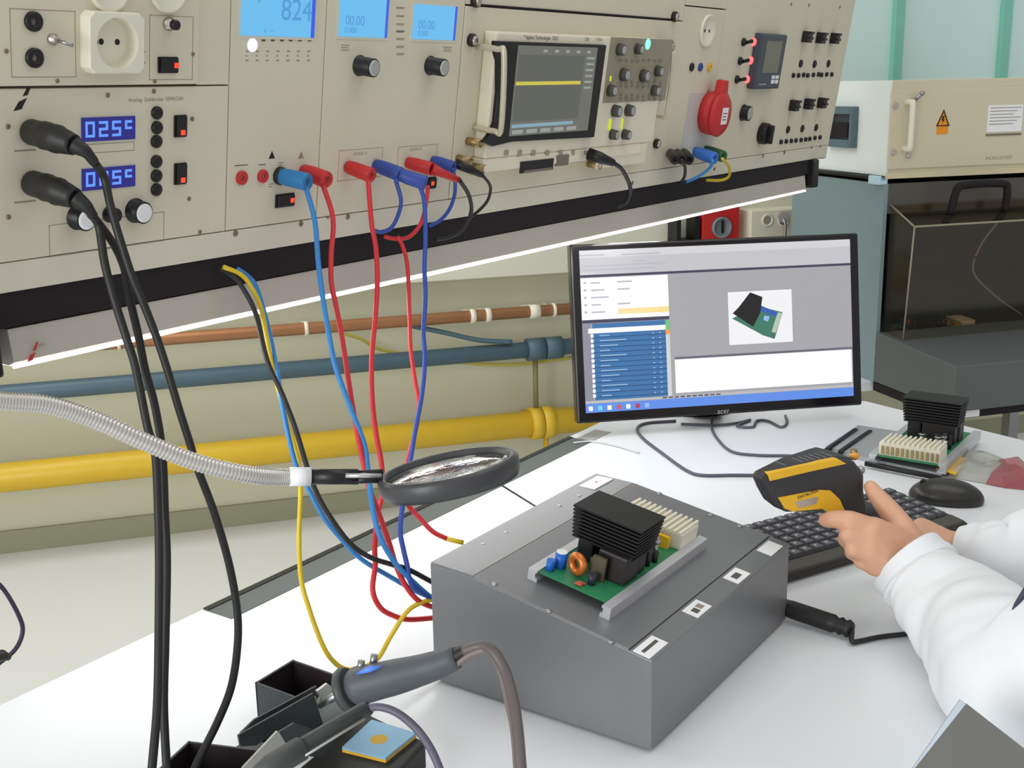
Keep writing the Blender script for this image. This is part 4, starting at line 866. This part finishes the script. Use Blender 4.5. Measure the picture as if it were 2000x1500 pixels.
part('stand_neck', MB().box(-.03, .03, .08, .12, -.025, .14), black, mo, bev=.004)
part('stand_foot', MB().lathe([(.10, -.03), (.10, -.022), (.09, -.018)], 32, M=T3((0, .19, 0))), black, mo)
for i, (lb, P, r) in enumerate((('thin grey cable curving from monitor to the left', [(1320, 822), (1265, 826), (1245, 836), (1256, 856), (1300, 890), (1340, 918), (1370, 928), (1430, 928), (1500, 928), (1545, 925)], .0028),
    ('thin dark cable from under the monitor logo to the keyboard', [(1392, 812), (1390, 835), (1402, 858), (1430, 882), (1480, 889), (1540, 890), (1600, 893), (1640, 895)], .0026),
    ('tangled dark cable below the monitor right half', [(1330, 828), (1400, 830), (1440, 826), (1465, 820), (1440, 832), (1470, 834), (1478, 822), (1500, 822), (1525, 834), (1537, 826), (1534, 812)], .0026),
    ('faint pale cable line on the bench left of monitor cables', [(1120, 865), (1160, 862), (1210, 872), (1248, 884)], .0016))):
    lead('monitor_cable', lb, [onz(x, y, .003) for x, y in P], r, mat('cable_grey', (86, 84, 96), .5) if i < 3 else mat('cable_pale', (196, 198, 200), .5))
# ================================================================== KEYBOARD AND MOUSE
kb0 = onz(1435, 1028, .026); kb1 = onz(1738, 950, .026); kf1 = onz(1852, 1040)
ex = (kb1-kb0); ex.z = 0; ex.normalize(); ey = Vector((-ex.y, ex.x, 0))
KW, KD = .445, .150
ko = kb1-ex*KW-ey*KD; ko.z = 0
kb = thing('keyboard', 'black computer keyboard under the scanner and hands', 'keyboard', frame(ko, ex, ey, Vector((0, 0, 1))))
km = mat('keyboard_black', (52, 50, 46), .5, var=.1)
part('keyboard_case', MB().prism([(0, .004), (0, .013), (KD*.2, .016), (KD, .024), (KD, .004)], 0, KW, 'x'), km, kb, bev=.002)
part('palm_edge', MB().prism([(0.001, .0131), (KD*.19, .0155), (KD*.19, .018), (.004, .016)], .003, KW-.003, 'x'), mat('palm_rest', (70, 66, 58), .45), kb, bev=.002)
kc = mat('key_black', (82, 82, 86), .35, var=.1)
leg_ = mat('key_legend', (190, 190, 190), .6, var=0)
nk = 0; mbk = MB()
for r in range(6):
    y = KD*.22+r*KD*.125; z = .0165+r*.0013
    for c in range(21):
        if c in (15, 19) and False: continue
        if nk < 100 and (c < 17):
            nk += 1; k = part('key', MB().lathe([(.0122, 0), (.0098, .006)], 4, 0, False, T3((0, 0, 0)) @ Matrix.Rotation(math.pi/4, 4, 'Z')), kc, kb, loc=(.016+c*.0205, y+.007, z))
        else:
            mbk.lathe([(.0122, 0), (.0098, .006)], 4, 0, False, T3((.016+c*.0205, y+.007, z)) @ Matrix.Rotation(math.pi/4, 4, 'Z'))
oo = part('key_field', mbk, kc, kb); oo['kind'] = 'stuff'
mb = MB()
for r in range(6):
    for c in range(21): mb.box(.013+c*.0205, .016+c*.0205, KD*.22+r*KD*.125+.006, KD*.22+r*KD*.125+.010, .0165+r*.0013+.006, .0165+r*.0013+.0063)
oo = part('key_legends', mb, leg_, kb); oo['kind'] = 'stuff'
ml, mr_ = onz(1792, 978), onz(1916, 990); mc = (ml+mr_)/2; mdir = (mr_-ml); mdir.z = 0; ang = math.atan2(mdir.y, mdir.x)
ms = thing('computer_mouse', 'black computer mouse right of the keyboard', 'mouse', T3((mc.x+.012, mc.y+.008, 0)) @ Matrix.Rotation(ang, 4, 'Z'))
part('mouse_shell', MB().ball((0, 0, .006), .057, .034, .030, 28), mat('mouse_black', (46, 44, 42), .3), ms)
part('mouse_base', MB().lathe([(.95, 0), (1, .5), (.98, 1)], 28, M=Matrix.Diagonal((.055, .032, .008, 1))), black, ms)
part('scroll_wheel', MB().rod((-.035, -.004, .026), (-.035, .004, .026), .006), rubber, ms)
# ================================================================== MAGNIFIER
mg = thing('magnifier_lamp', 'round magnifier on a ribbed silver gooseneck above the bench', 'magnifier', T3((0, 0, 0)))
cM = J(876, 921, 1.06)
ringm = mat('magnifier_rim', (62, 62, 64), .4, var=.05)
tiltM = T3(cM) @ Matrix.Rotation(math.radians(-10), 4, FW) @ Matrix.Rotation(math.radians(-6), 4, RX)
vp = [(.0585, -.011), (.0590, -.0125), (.0622, -.012), (.0645, -.006), (.0648, .003), (.0625, .0062), (.0590, .0062), (.0575, .005), (.0575, -.008)]
part('rim', MB().lathe(vp, 56), ringm, mg, M=tiltM)
gls = bpy.data.materials.new('lens_glass'); gls.use_nodes = True; nt = gls.node_tree; nt.nodes.clear()
ou = nt.nodes.new('ShaderNodeOutputMaterial'); mx = nt.nodes.new('ShaderNodeMixShader'); tr = nt.nodes.new('ShaderNodeBsdfTransparent'); gl = nt.nodes.new('ShaderNodeBsdfGlossy')
tr.inputs[0].default_value = (.92, .93, .93, 1); gl.inputs['Roughness'].default_value = .08; mx.inputs[0].default_value = .55
nz = nt.nodes.new('ShaderNodeTexNoise'); nz.inputs['Scale'].default_value = 18; bpn = nt.nodes.new('ShaderNodeBump'); bpn.inputs['Strength'].default_value = .05; bpn.inputs['Distance'].default_value = .01
nt.links.new(nz.outputs[0], bpn.inputs['Height']); nt.links.new(bpn.outputs[0], gl.inputs['Normal'])
nt.links.new(tr.outputs[0], mx.inputs[1]); nt.links.new(gl.outputs[0], mx.inputs[2]); nt.links.new(mx.outputs[0], ou.inputs[0])
part('lens', MB().lathe([(.0001, -.004), (.03, -.003), (.0577, .000), (.0577, .0015), (.03, .005), (.0001, .0065)], 48), gls, mg, M=tiltM)
gp = spline([J(-190, 770, .88), J(-80, 770, .90), J(0, 783, .92), J(90, 790, .94), J(180, 818, .96), J(280, 862, .98), J(380, 902, 1.0), J(480, 926, 1.02), J(545, 932, 1.04), J(600, 931, 1.05)], 42)
mb = MB(); mb.tube(gp, [(.0064 if i % 3 == 0 else .0077) for i in range(len(gp))], 14)
part('gooseneck', mb, mat('gooseneck_silver', (206, 202, 196), .32, metal=.75, var=.03), mg)
part('neck_ferrule', MB().tube([J(565, 931, 1.045), J(607, 931, 1.05)], .0085, 16), white, mg)
part('grip', MB().tube([J(604, 931, 1.05), J(700, 931, 1.055)], .0072, 16), black, mg)
part('fork', MB().tube([J(690, 925, 1.055), J(748, 922, 1.055)], .0028, 10), black, mg)
part('fork', MB().tube([J(680, 938, 1.052), J(748, 936, 1.052)], .0034, 10), black, mg)
part('fork_pin', MB().tube([J(675, 929, 1.045), J(745, 929, 1.05)], .0022, 10), silver, mg)
g0 = J(-190, 770, .88)
part('stand_post', MB().tube(spline([g0, Vector((g0.x-.045, g0.y-.04, g0.z-.02)), Vector((g0.x-.07, g0.y-.06, g0.z-.10)), Vector((g0.x-.07, g0.y-.06, .18)), Vector((g0.x-.07, g0.y-.06, .012))], 8), .009, 12), silver, mg)
part('stand_base', MB().lathe([(.05, 0), (.05, .012), (.012, .016)], 28, M=T3((g0.x-.07, g0.y-.06, 0))), black, mg)
# ================================================================== SOLDERING STATION
dks = mat('black_sheet_metal', (58, 62, 64), .5, var=.05, metal=.2); dkb = mat('black_tray', (34, 26, 30), .6)
lsm = mat('bracket_metal', (176, 176, 168), .4, metal=.5, var=.05)
def tray(label, A, B, Cc, h):
    """A left, B rear, C right rim corner px"""
    a, b, c = onz(*A, h), onz(*B, h), onz(*Cc, h); a.z = 0; b.z = 0; c.z = 0
    x = (b-a); y = (c-b); t = thing('parts_tray', label, 'tray', T3(a)); w_ = .002
    X = x.normalized()*w_; Y = y.normalized()*w_
    d = a*0
    def wall(p, q, nrm): return MB().prism([tuple(v[:2]) for v in (p, q, q+nrm, p+nrm)], 0, h).prism([tuple(v[:2]) for v in (p+nrm, q+nrm, q+nrm*1.3, p+nrm*1.3)], .002, h-.0004, m=1)
    for nm, p, q, nr in (('side', d, x, Y), ('side', x, x+y, -X), ('side', x+y, y, -Y), ('side', y, d, X)): part('wall_panel', wall(p, q, nr), [dks, dkb], t)
    part('bottom', MB().prism([tuple(v[:2]) for v in (d, x, x+y, y)], 0, .002), dkb, t); return t
tray('open black tray standing behind the soldering iron', (498, 1333), (572, 1288), (715, 1338), .045)
tray('open black tray at the lower left, behind the soldering pen', (300, 1510), (368, 1447), (540, 1468), .035)
sd = thing('iron_stand', 'black sheet-metal stand holding the thick soldering iron', 'soldering iron stand', T3(onz(560, 1475, 0)))
o0 = sd.matrix_basis.translation
def slab(P, d, th, nrm):        # polygon in the picture at depth d, given real thickness
    yy = J(*P[0], d).y; q = [ony(x, y, yy)-o0 for x, y in P]
    v = q+[p+nrm*th for p in q]; n = len(q)
    return MB().add(v, [tuple(range(n)), tuple(range(2*n-1, n-1, -1))]+[((i+1) % n, i, n+i, n+(i+1) % n) for i in range(n)])
back = Vector((0, 1, 0))
part('holder_side', slab([(466, 1436), (612, 1354), (631, 1414), (640, 1440), (580, 1450), (544, 1428), (500, 1456), (470, 1458)], 1.06, .002, back), dks, sd)
part('holder_side', slab([(470, 1432), (498, 1405), (618, 1340), (640, 1400), (560, 1425), (505, 1445)], 1.10, .002, back), dks, sd)
part('notched_bracket', slab([(606, 1357), (617, 1360), (621, 1375), (627, 1362), (620, 1350), (640, 1335), (650, 1343), (664, 1346), (690, 1394), (660, 1410), (631, 1414)], 1.135, .003, back), lsm, sd)
part('base_plate', MB().box(.0, .07, .02, .06, 0, .004), dks, sd)
sd2 = thing('pen_stand', 'bright metal stand holding the thin soldering pen', 'soldering iron stand', T3(onz(520, 1500, 0)))
o0 = sd2.matrix_basis.translation
part('plate', slab([(455, 1530), (476, 1498), (542, 1428), (578, 1458), (566, 1530)], 1.01, .002, back), lsm, sd2)
part('tray_side', slab([(545, 1430), (575, 1412), (655, 1440), (640, 1480), (572, 1475)], 1.05, .002, back), dks, sd2)
part('base_plate', MB().box(-.03, .05, -.01, .05, 0, .004), dks, sd2)
# iron
im = mat('iron_grip_grey', (84, 88, 92), .5, var=.05)
ir = thing('soldering_iron', 'thick grey soldering iron handle resting in its stand', 'soldering iron', T3(J(690, 1340, 1.11)))
o0 = ir.matrix_basis.translation
hp = [J(x, y, d)-o0 for x, y, d in ((668, 1352, 1.115), (700, 1340, 1.11), (740, 1330, 1.105), (800, 1315, 1.10), (850, 1300, 1.095), (893, 1284, 1.09))]
part('handle', MB().tube(spline(hp, 5), [.0145]*4+[.017, .0185, .0185, .018, .0178, .0175, .0172, .017, .0168, .0165, .016, .0155, .015, .0145, .0142, .0138, .0135, .0130, .0125, .012, .0115, .010][:26]+[.010]*0, 24), im, ir)
part('collar', MB().tube([hp[0]*.9+hp[1]*.1, hp[0]*.7+hp[1]*.3, hp[0]*.45+hp[1]*.55], [.021, .0225, .0205], 28), mat('collar_grey', (72, 76, 76), .5), ir)
part('blue_inlay', MB().tube([J(698, 1316, 1.095)-o0, J(722, 1307, 1.09)-o0, J(745, 1302, 1.09)-o0], [.001, .0030, .001], 10), mat('bright_blue_inlay', (90, 140, 240), .4), ir)
for x, y in ((704, 1296), (729, 1284)): part('guide_pin', MB().tube([J(x, y+14, 1.11)-o0, J(x+2, y-6, 1.11)-o0], .0035, 8), steel, ir)
part('metal_shaft', MB().tube([J(668, 1352, 1.125)-o0, J(610, 1385, 1.16)-o0], .004), steel, ir)
part('strain_relief', MB().tube(spline([J(888, 1284, 1.09)-o0, J(915, 1270, 1.085)-o0, J(940, 1266, 1.08)-o0], 6), [.0085, .008, .0075, .007, .0065, .006, .006, .0055, .0055, .005, .005, .0045, .0045], 12), rubber, ir)
gc = mat('grey_cord', (98, 90, 88), .45, var=.05)
lead('iron_cord', 'thicker grey cord curving down from the soldering iron', [J(x, y, d) for x, y, d in ((905, 1272, 1.085), (940, 1262, 1.08), (965, 1275, 1.07), (988, 1315, 1.06), (1003, 1370, 1.04), (1012, 1430, 1.02), (1019, 1520, 1.0))], .0052, gc, parent=ir)
lead('air_hose', 'thinner grey hose beside the iron cord', [J(x, y, d) for x, y, d in ((893, 1296, 1.085), (925, 1276, 1.08), (955, 1272, 1.075), (978, 1310, 1.065), (992, 1370, 1.05), (1004, 1430, 1.03), (1011, 1520, 1.01))], .0034, mat('grey_hose', (122, 110, 106), .45), parent=ir)
pn = thing('soldering_pen', 'thin dark soldering pen in front of the thick iron', 'soldering pen', T3(J(570, 1475, 1.0)))
o0 = pn.matrix_basis.translation
part('grip', MB().tube([J(500, 1520, .97)-o0, J(530, 1497, .98)-o0, J(588, 1462, 1.0)-o0], [.0085, .0105, .0105], 20), mat('pen_grip', (76, 78, 76), .55), pn)
part('shaft', MB().tube([J(584, 1464, 1.0)-o0, J(600, 1452, 1.003)-o0, J(714, 1386, 1.04)-o0, J(722, 1381, 1.04)-o0], [.0088, .0075, .0075, .006], 20), mat('pen_shaft', (60, 62, 62), .45), pn)
part('seam_line', MB().tube([J(596, 1476, .99)-o0, J(712, 1404, 1.028)-o0], .0012, 6), lsm, pn)
lead('pen_cord', 'thin grey cord arching from the soldering pen', [J(x, y, d) for x, y, d in ((716, 1384, 1.04), (742, 1381, 1.035), (775, 1392, 1.03), (812, 1422, 1.02), (842, 1464, 1.01), (866, 1520, 1.0))], .0036, mat('violet_grey_cord', (92, 88, 104), .45), parent=pn)
# sponge
hb = .030
fpx = ((570, 1510), (716, 1392), (832, 1448), (768, 1520))
q = [onz(*p, hb) for p in fpx]; o_ = q[0].copy(); o_.z = 0
sh = thing('sponge_holder', 'black rubber block carrying the blue sponge', 'sponge holder', T3(o_))
part('block', MB().prism([((p-o_).x, (p-o_).y) for p in q], 0, hb), mat('sponge_block', (38, 38, 36), .6), sh, bev=.003)
q = [onz(*p, hb+.005) for p in ((668, 1460), (726, 1406), (813, 1432), (753, 1481))]; o_ = q[0].copy(); o_.z = hb
spg = thing('sponge', 'light blue cleaning sponge with a round yellow hole', 'sponge', T3(o_))
part('blue_layer', MB().prism([((p-o_).x, (p-o_).y) for p in q], .003, .0055), mat('sponge_blue', (150, 190, 214), .85, bump=.5, bscale=900), spg)
part('yellow_layer', MB().prism([((p-o_).x, (p-o_).y) for p in q], 0, .003), mat('sponge_yellow', (232, 180, 60), .85, bump=.5, bscale=900), spg)
cc = onz(740, 1444, hb+.0055)-o_
part('hole', MB().cyl((cc.x, cc.y), .0085, .0053, .0057, 28), mat('sponge_hole', (205, 165, 70), .9), spg)
# ================================================================== SCANNER
sa_ = Vector((.89, -.45, 0)).normalized(); sc_ = Vector((-.45, -.89, 0)).normalized(); P0 = J(1590, 945, 1.47)
SM = frame(P0, sa_, Vector((0, 0, 1)), sa_.cross(Vector((0, 0, 1))))
def sq2(px, py, off=0.):
    q = SM.inverted() @ hit(px, py, P0+SM.to_3x3() @ Vector((0, 0, off)), SM.to_3x3() @ Vector((0, 0, 1))); return q.x, q.y
scn_ = thing('barcode_scanner', 'black and yellow handheld barcode scanner in the hand', 'scanner', SM)
hw = .030
sm_ = mat('scanner_black', (52, 52, 54), .45, var=.06)
body = [sq2(*p, hw) for p in ((1484, 935), (1494, 926), (1560, 908), (1640, 896), (1672, 902), (1690, 925), (1690, 960), (1700, 1005), (1668, 1012), (1652, 1000), (1540, 1002), (1515, 985), (1496, 958))]
def taper(mb):
    xs = [v[0] for v in mb.v]; a_, b_ = min(xs), max(xs)
    mb.v = [(v[0], v[1], hw-(hw-v[2])*(.30+.70*min(1, (v[0]-a_)/(b_-a_)*1.3))) for v in mb.v]; return mb
part('scanner_body', taper(MB().prism(body, -hw, hw)), sm_, scn_, bev=.006, seg=4)
tp_ = [sq2(*p, hw*.7) for p in ((1494, 924), (1530, 912), (1580, 899), (1640, 890), (1668, 896), (1640, 908), (1560, 920))]
part('top_shell', taper(MB().prism(tp_, -hw*.8, hw*.8)), sm_, scn_, bev=.004, seg=3)
ys_ = [sq2(*p, hw+.001) for p in ((1500, 925), (1560, 910), (1636, 896), (1654, 906), (1580, 922), (1504, 940))]
part('yellow_stripe', MB().prism(ys_, hw-.008, hw+.0015), yelp, scn_, bev=.001)
ysd = [sq2(*p, hw+.001) for p in ((1520, 972), (1600, 957), (1622, 958), (1640, 975), (1652, 1002), (1620, 1002), (1606, 994), (1548, 999), (1534, 994))]
part('yellow_side_panel', MB().prism(ysd, hw-.004, hw+.002), yelp, scn_, bev=.001)
q = [sq2(*p, hw+.002) for p in ((1552, 980), (1598, 970), (1594, 984), (1560, 993))]
part('side_label', MB().prism(q, hw+.002, hw+.0025), silver, scn_)
text('lettering', 'DATALOGIC', .006, inkb, scn_, T3((sq2(1556, 973, hw)[0], sq2(1560, 973, hw)[1], hw+.0022)) @ Matrix.Rotation(.1, 4, 'Z'))
for k in range(9):
    x, y = sq2(1510+k*11, 914-k*2.3, 0); part('top_rib', MB().box(x-.0018, x+.0018, y+.004, y+.0095, hw*.1, hw*.75), mat('rib_grey', (96, 96, 102), .4), scn_)
hnd = [sq2(*p, 0) for p in ((1650, 985), (1700, 985), (1735, 1060), (1700, 1075))]
part('grip_handle', MB().prism(hnd, -.016, .014), sm_, scn_, bev=.006, seg=3)
x, y = sq2(1681, 918, .018); part('rear_knob', MB().ball((x, y, .018), .0055, m=0), steel, scn_)
x, y = sq2(1668, 897, 0); part('status_lamp', MB().ball((x, y+.004, 0), .007, .005, .006), mat('amber_lamp', (230, 160, 60), .3), scn_)
# ================================================================== PERSON
skin = mat('skin', (212, 162, 132), .5, var=.05, scale=60, bump=.1, bscale=500)
coat = mat('white_coat', (226, 228, 230), .85, var=.01, scale=20, bump=.15, bscale=900)
b_ = MB()
def cap(a, b, ra, rb, n=5):
    a = Vector(a); b = Vector(b)
    b_.ball(a, ra, seg=14); b_.ball(b, rb, seg=14); b_.rod(a, b, ra, rb, 14)
def hand(wr, mc, fingers, thumb, pr=.0135):
    for p in mc: cap(wr[0], p, .020, pr); 
    for p in mc: cap(wr[1], p, .018, pr)
    for a, b in zip(mc, mc[1:]): cap(a, b, pr, pr)
    cap(wr[0], wr[1], .021, .020)
    for m0, ch in zip(mc, fingers):
        p = m0; rr = ch[0]; r = pr*.86
        for q, r2 in zip(ch[1], rr): cap(p, q, r, r2); p = q; r = r2
    p = thumb[0][0]; r = thumb[0][1]; cap(wr[1], p, .018, r)
    for q, r2 in thumb[1:]: cap(p, q, r, r2); p = q; r = r2
D = 1.415
wL = [J(1770, 1112, D+.005), J(1790, 1072, D+.02)]
mcL = [J(1706, 1030, D), J(1696, 1054, D-.012), J(1698, 1080, D-.014), J(1708, 1104, D-.006)]
fL = [((.0122, .0112, .0095), [J(1660, 1016, D-.004), J(1628, 1014, D+.006), J(1613, 1016, D+.016)]),
      ((.0100, .0092, .0085), [J(1656, 1046, D-.016), J(1650, 1054, D+.012), J(1672, 1052, D+.030)]),
      ((.0098, .0090, .0082), [J(1666, 1074, D-.016), J(1664, 1080, D+.010), J(1684, 1074, D+.026)]),
      ((.0088, .0080, .0074), [J(1682, 1098, D-.008), J(1684, 1100, D+.012), J(1700, 1094, D+.024)])]
thL = [(J(1760, 1030, D+.025), .0165), (J(1741, 1002, D+.035), .0140), (J(1717, 974, D+.042), .0120), (J(1700, 951, D+.046), .0088)]
hand(wL, mcL, fL, thL)
DR = 1.53
wR = [J(1862, 1092, DR), J(1858, 1066, DR+.01)]
mcR = [J(1800, 1030, DR+.03), J(1796, 1050, DR+.015), J(1798, 1070, DR+.005), J(1806, 1088, DR)]
fR = [((.009, .008, .007), [J(1768, 1040, DR+.03), J(1752, 1052, DR+.03), J(1748, 1064, DR+.03)]),
      ((.009, .008, .0075), [J(1764, 1060, DR+.015), J(1750, 1070, DR+.015), J(1748, 1082, DR+.02)]),
      ((.009, .008, .0075), [J(1768, 1080, DR+.005), J(1756, 1090, DR+.01), J(1756, 1098, DR+.02)]),
      ((.008, .0075, .007), [J(1780, 1096, DR), J(1768, 1102, DR+.005), J(1766, 1108, DR+.015)])]
thR = [(J(1830, 1045, DR+.03), .014), (J(1806, 1034, DR+.04), .011), (J(1784, 1036, DR+.05), .0095), (J(1772, 1042, DR+.05), .0078)]
hand(wR, mcR, fR, thR)
elL = J(2015, 1360, 1.17); elR = Vector((1.63, .17, .07))
shL = Vector((1.30, -.13, .33)); shR = Vector((1.66, -.13, .33))
cap((wL[0]+wL[1])/2, elL, .026, .040); cap(elL, shL, .042, .052)
cap((wR[0]+wR[1])/2, elR, .026, .040); cap(elR, shR, .042, .052)
ch = (shL+shR)/2; pel = ch+Vector((0, -.03, -.52))
cap(shL+Vector((.06, 0, -.03)), shR-Vector((.06, 0, .03)), .075, .075)
for dx in (-.09, 0, .09): cap(ch+Vector((dx, 0, -.08)), pel+Vector((dx, 0, 0)), .10, .105)
cap(ch, ch+Vector((0, .02, .13)), .055, .05)
hc = ch+Vector((0, .045, .24)); b_.ball(hc, .078, .098, .118, 24); b_.ball(hc+Vector((0, .06, -.05)), .055, .045, .06, 20)
b_.ball(hc+Vector((0, .105, -.01)), .012, .022, .018, 12); b_.ball(hc+Vector((.08, 0, -.01)), .01, .018, .03, 10); b_.ball(hc+Vector((-.08, 0, -.01)), .01, .018, .03, 10)
for sx in (-.10, .10):
    kn = pel+Vector((sx, .42, -.02)); kn.z = -.27; an = kn+Vector((0, .05, -.42)); hp_ = pel+Vector((sx, 0, -.02)); cap(hp_, kn, .085, .058); cap(kn, an, .055, .04); cap(an+Vector((0, 0, -.01)), an+Vector((0, .15, -.02)), .035, .03)
person = part('person', b_, skin)
tag(person, 'person in a white coat holding the scanner, arms in view', 'person')
rm = person.modifiers.new('remesh', 'REMESH'); rm.mode = 'VOXEL'; rm.voxel_size = .0028; rm.use_smooth_shade = True
sm = person.modifiers.new('smooth', 'SMOOTH'); sm.factor = .5; sm.iterations = 5
def sleeve(name, pts, radii, seed, amp=.006, n=10, flat=1.):
    P = spline(pts, n); m = len(P); R = []
    for i in range(m):
        t = i/(m-1)*(len(radii)-1); k = min(int(t), len(radii)-2); R.append(radii[k]+(radii[k+1]-radii[k])*(t-k))
    mb = MB(); sg = 40; mb.tube(P, R, sg, 0, caps=False, flat=flat)
    out = []
    for i, v in enumerate(mb.v):
        v = Vector(v); c = P[i//sg]; d = (v-c); t = (i//sg)/m
        w_ = noise.noise(v*16+Vector((seed, 0, 0)))*amp*1.3+abs(noise.noise(Vector((t*14, (i % sg)/sg*3, seed))))*amp*1.2
        if i//sg < 5: w_ *= .25
        out.append(tuple(v+d.normalized()*w_))
    mb.v = out
    o = part(name, mb, coat, person); s2 = o.modifiers.new('solid', 'SOLIDIFY'); s2.thickness = .002; s2.offset = 1
    sb = o.modifiers.new('sub', 'SUBSURF'); sb.levels = 1; sb.render_levels = 1; return o
cuffL = J(1768, 1094, D+.012)
sleeve('coat_sleeve', [cuffL, J(1812, 1140, D-.01), J(1860, 1190, D-.06), J(1930, 1262, 1.27), elL+Vector((-.0, .0, .01)), elL.lerp(shL, .35)+Vector((-.01, 0, .01)), elL.lerp(shL, .7), shL], [.047, .050, .056, .062, .074, .080, .088, .095], 3.1, .009)
cuffR = J(1873, 1076, DR)
sleeve('coat_sleeve', [cuffR, J(1925, 1082, DR-.02), J(1990, 1100, DR-.05), elR+Vector((0, 0, .01)), elR.lerp(shR, .4), elR.lerp(shR, .7), shR], [.030, .040, .050, .062, .072, .082, .092], 8.2, .010)
mb = MB(); rings = [(.17, .13, -.50), (.17, .125, -.35), (.165, .12, -.2), (.185, .12, -.08), (.19, .11, 0), (.14, .09, .055), (.065, .06, .085)]
pr_v = []; sg = 48
for a_, b2_, z in rings:
    for k in range(sg):
        t_ = 2*math.pi*k/sg; v = ch+Vector((a_*1.25*math.cos(t_), b2_*1.08*math.sin(t_)-.01, z)); pr_v.append(tuple(v+Vector((math.cos(t_), math.sin(t_), 0))*noise.noise(v*9)*.015))
mb.add(pr_v, [(i*sg+k, i*sg+(k+1) % sg, (i+1)*sg+(k+1) % sg, (i+1)*sg+k) for i in range(len(rings)-1) for k in range(sg)], 0, True)
o = part('coat_body', mb, coat, person); s2 = o.modifiers.new('solid', 'SOLIDIFY'); s2.thickness = .003; sb = o.modifiers.new('sub', 'SUBSURF'); sb.levels = 1; sb.render_levels = 1
part('hair', MB().ball(hc+Vector((0, -.018, .025)), .088, .100, .112, 28), mat('dark_hair', (58, 44, 34), .6, bump=.6), person)
# pen in the coat
p1, p2 = J(1977, 1196, 1.16), J(2012, 1140, 1.17)
tag(part('pen', MB().tube([p1, p1.lerp(p2, .25), p2], [.0012, .0030, .0034], 12), mat('dark_blue_pen', (52, 56, 74), .4)), 'dark pen tip beside the coat sleeve at the right edge', 'pen')
# ================================================================== TILTED TERMINAL
a, b, c = J(1874, 1364, 1.04), J(1772, 1512, .98), J(2055, 1500, .97)
ex = (c-a).normalized(); ey = (b-a); nz_ = ex.cross(ey).normalized(); ey = nz_.cross(ex).normalized()
if nz_.z < 0: nz_ = -nz_
TMx = frame(a, ex, ey, ex.cross(ey))
tt = thing('tablet_terminal', 'dark flat screen with silver rim at the lower right corner', 'tablet', TMx)
q = [TMx.inverted() @ v for v in (a, c, c+(b-a), b)]
sgn = 1 if (ex.cross(ey)).z > 0 else -1
P = [(v.x, v.y) for v in q]
part('silver_frame', MB().prism(P, -.012*sgn, 0), mat('frame_silver', (170, 182, 192), .35, metal=.6), tt, bev=.001)
cx_ = sum(p[0] for p in P)/4; cy_ = sum(p[1] for p in P)/4
Pin = [(cx_+(x-cx_)*.955, cy_+(y-cy_)*.94) for x, y in P]
Pin[0] = (P[0][0]+.008, P[0][1]+.0008)
part('screen_glass', MB().prism(Pin, 0, .0012*sgn), mat('tablet_glass', (92, 93, 88), .25, var=.08, scale=12), tt)
g = [TMx.inverted() @ J(x, y, 1.0) for x, y in ((1845, 1478), (1852, 1473), (1835, 1500), (1826, 1503))]
for dx in (.03, .12): part('prop_leg', MB().rod((dx, .03, -.012*sgn), TMx.inverted() @ Vector((*(TMx @ Vector((dx, .05, -.06*sgn)))[:2], .001)), .004), steel, tt)

# repeats carry a shared group
shared = {'test_lead': 'test leads hanging from the console', 'banana_plug': 'plugs clustered at the console right end', 'power_wire': 'wires of the bundle under the console',
          'soldering_cable': 'thick black soldering cables', 'probe_cable': 'coaxial cables of the oscilloscope', 'monitor_cable': 'cables lying below the monitor', 'plastic_bag': 'plastic bags at the right edge',
          'circuit_board': 'circuit boards with black heat sink', 'parts_tray': 'open black trays of the soldering station', 'thin_pipe': 'thin tubes on the back wall', 'iron_stand': 'soldering stands', 'pen_stand': 'soldering stands'}
for o in bpy.data.objects:
    key = o.name.split('.')[0]
    if o.parent is None and key in shared and 'label' in o: o['group'] = shared[key]
for o in bpy.data.objects:
    if o.parent is None and o.get('category') == 'instrument module': o['group'] = 'instrument modules of the console'; del o['s0'], o['t0']
    if o.parent is None and 's0' in o: del o['s0'], o['t0']
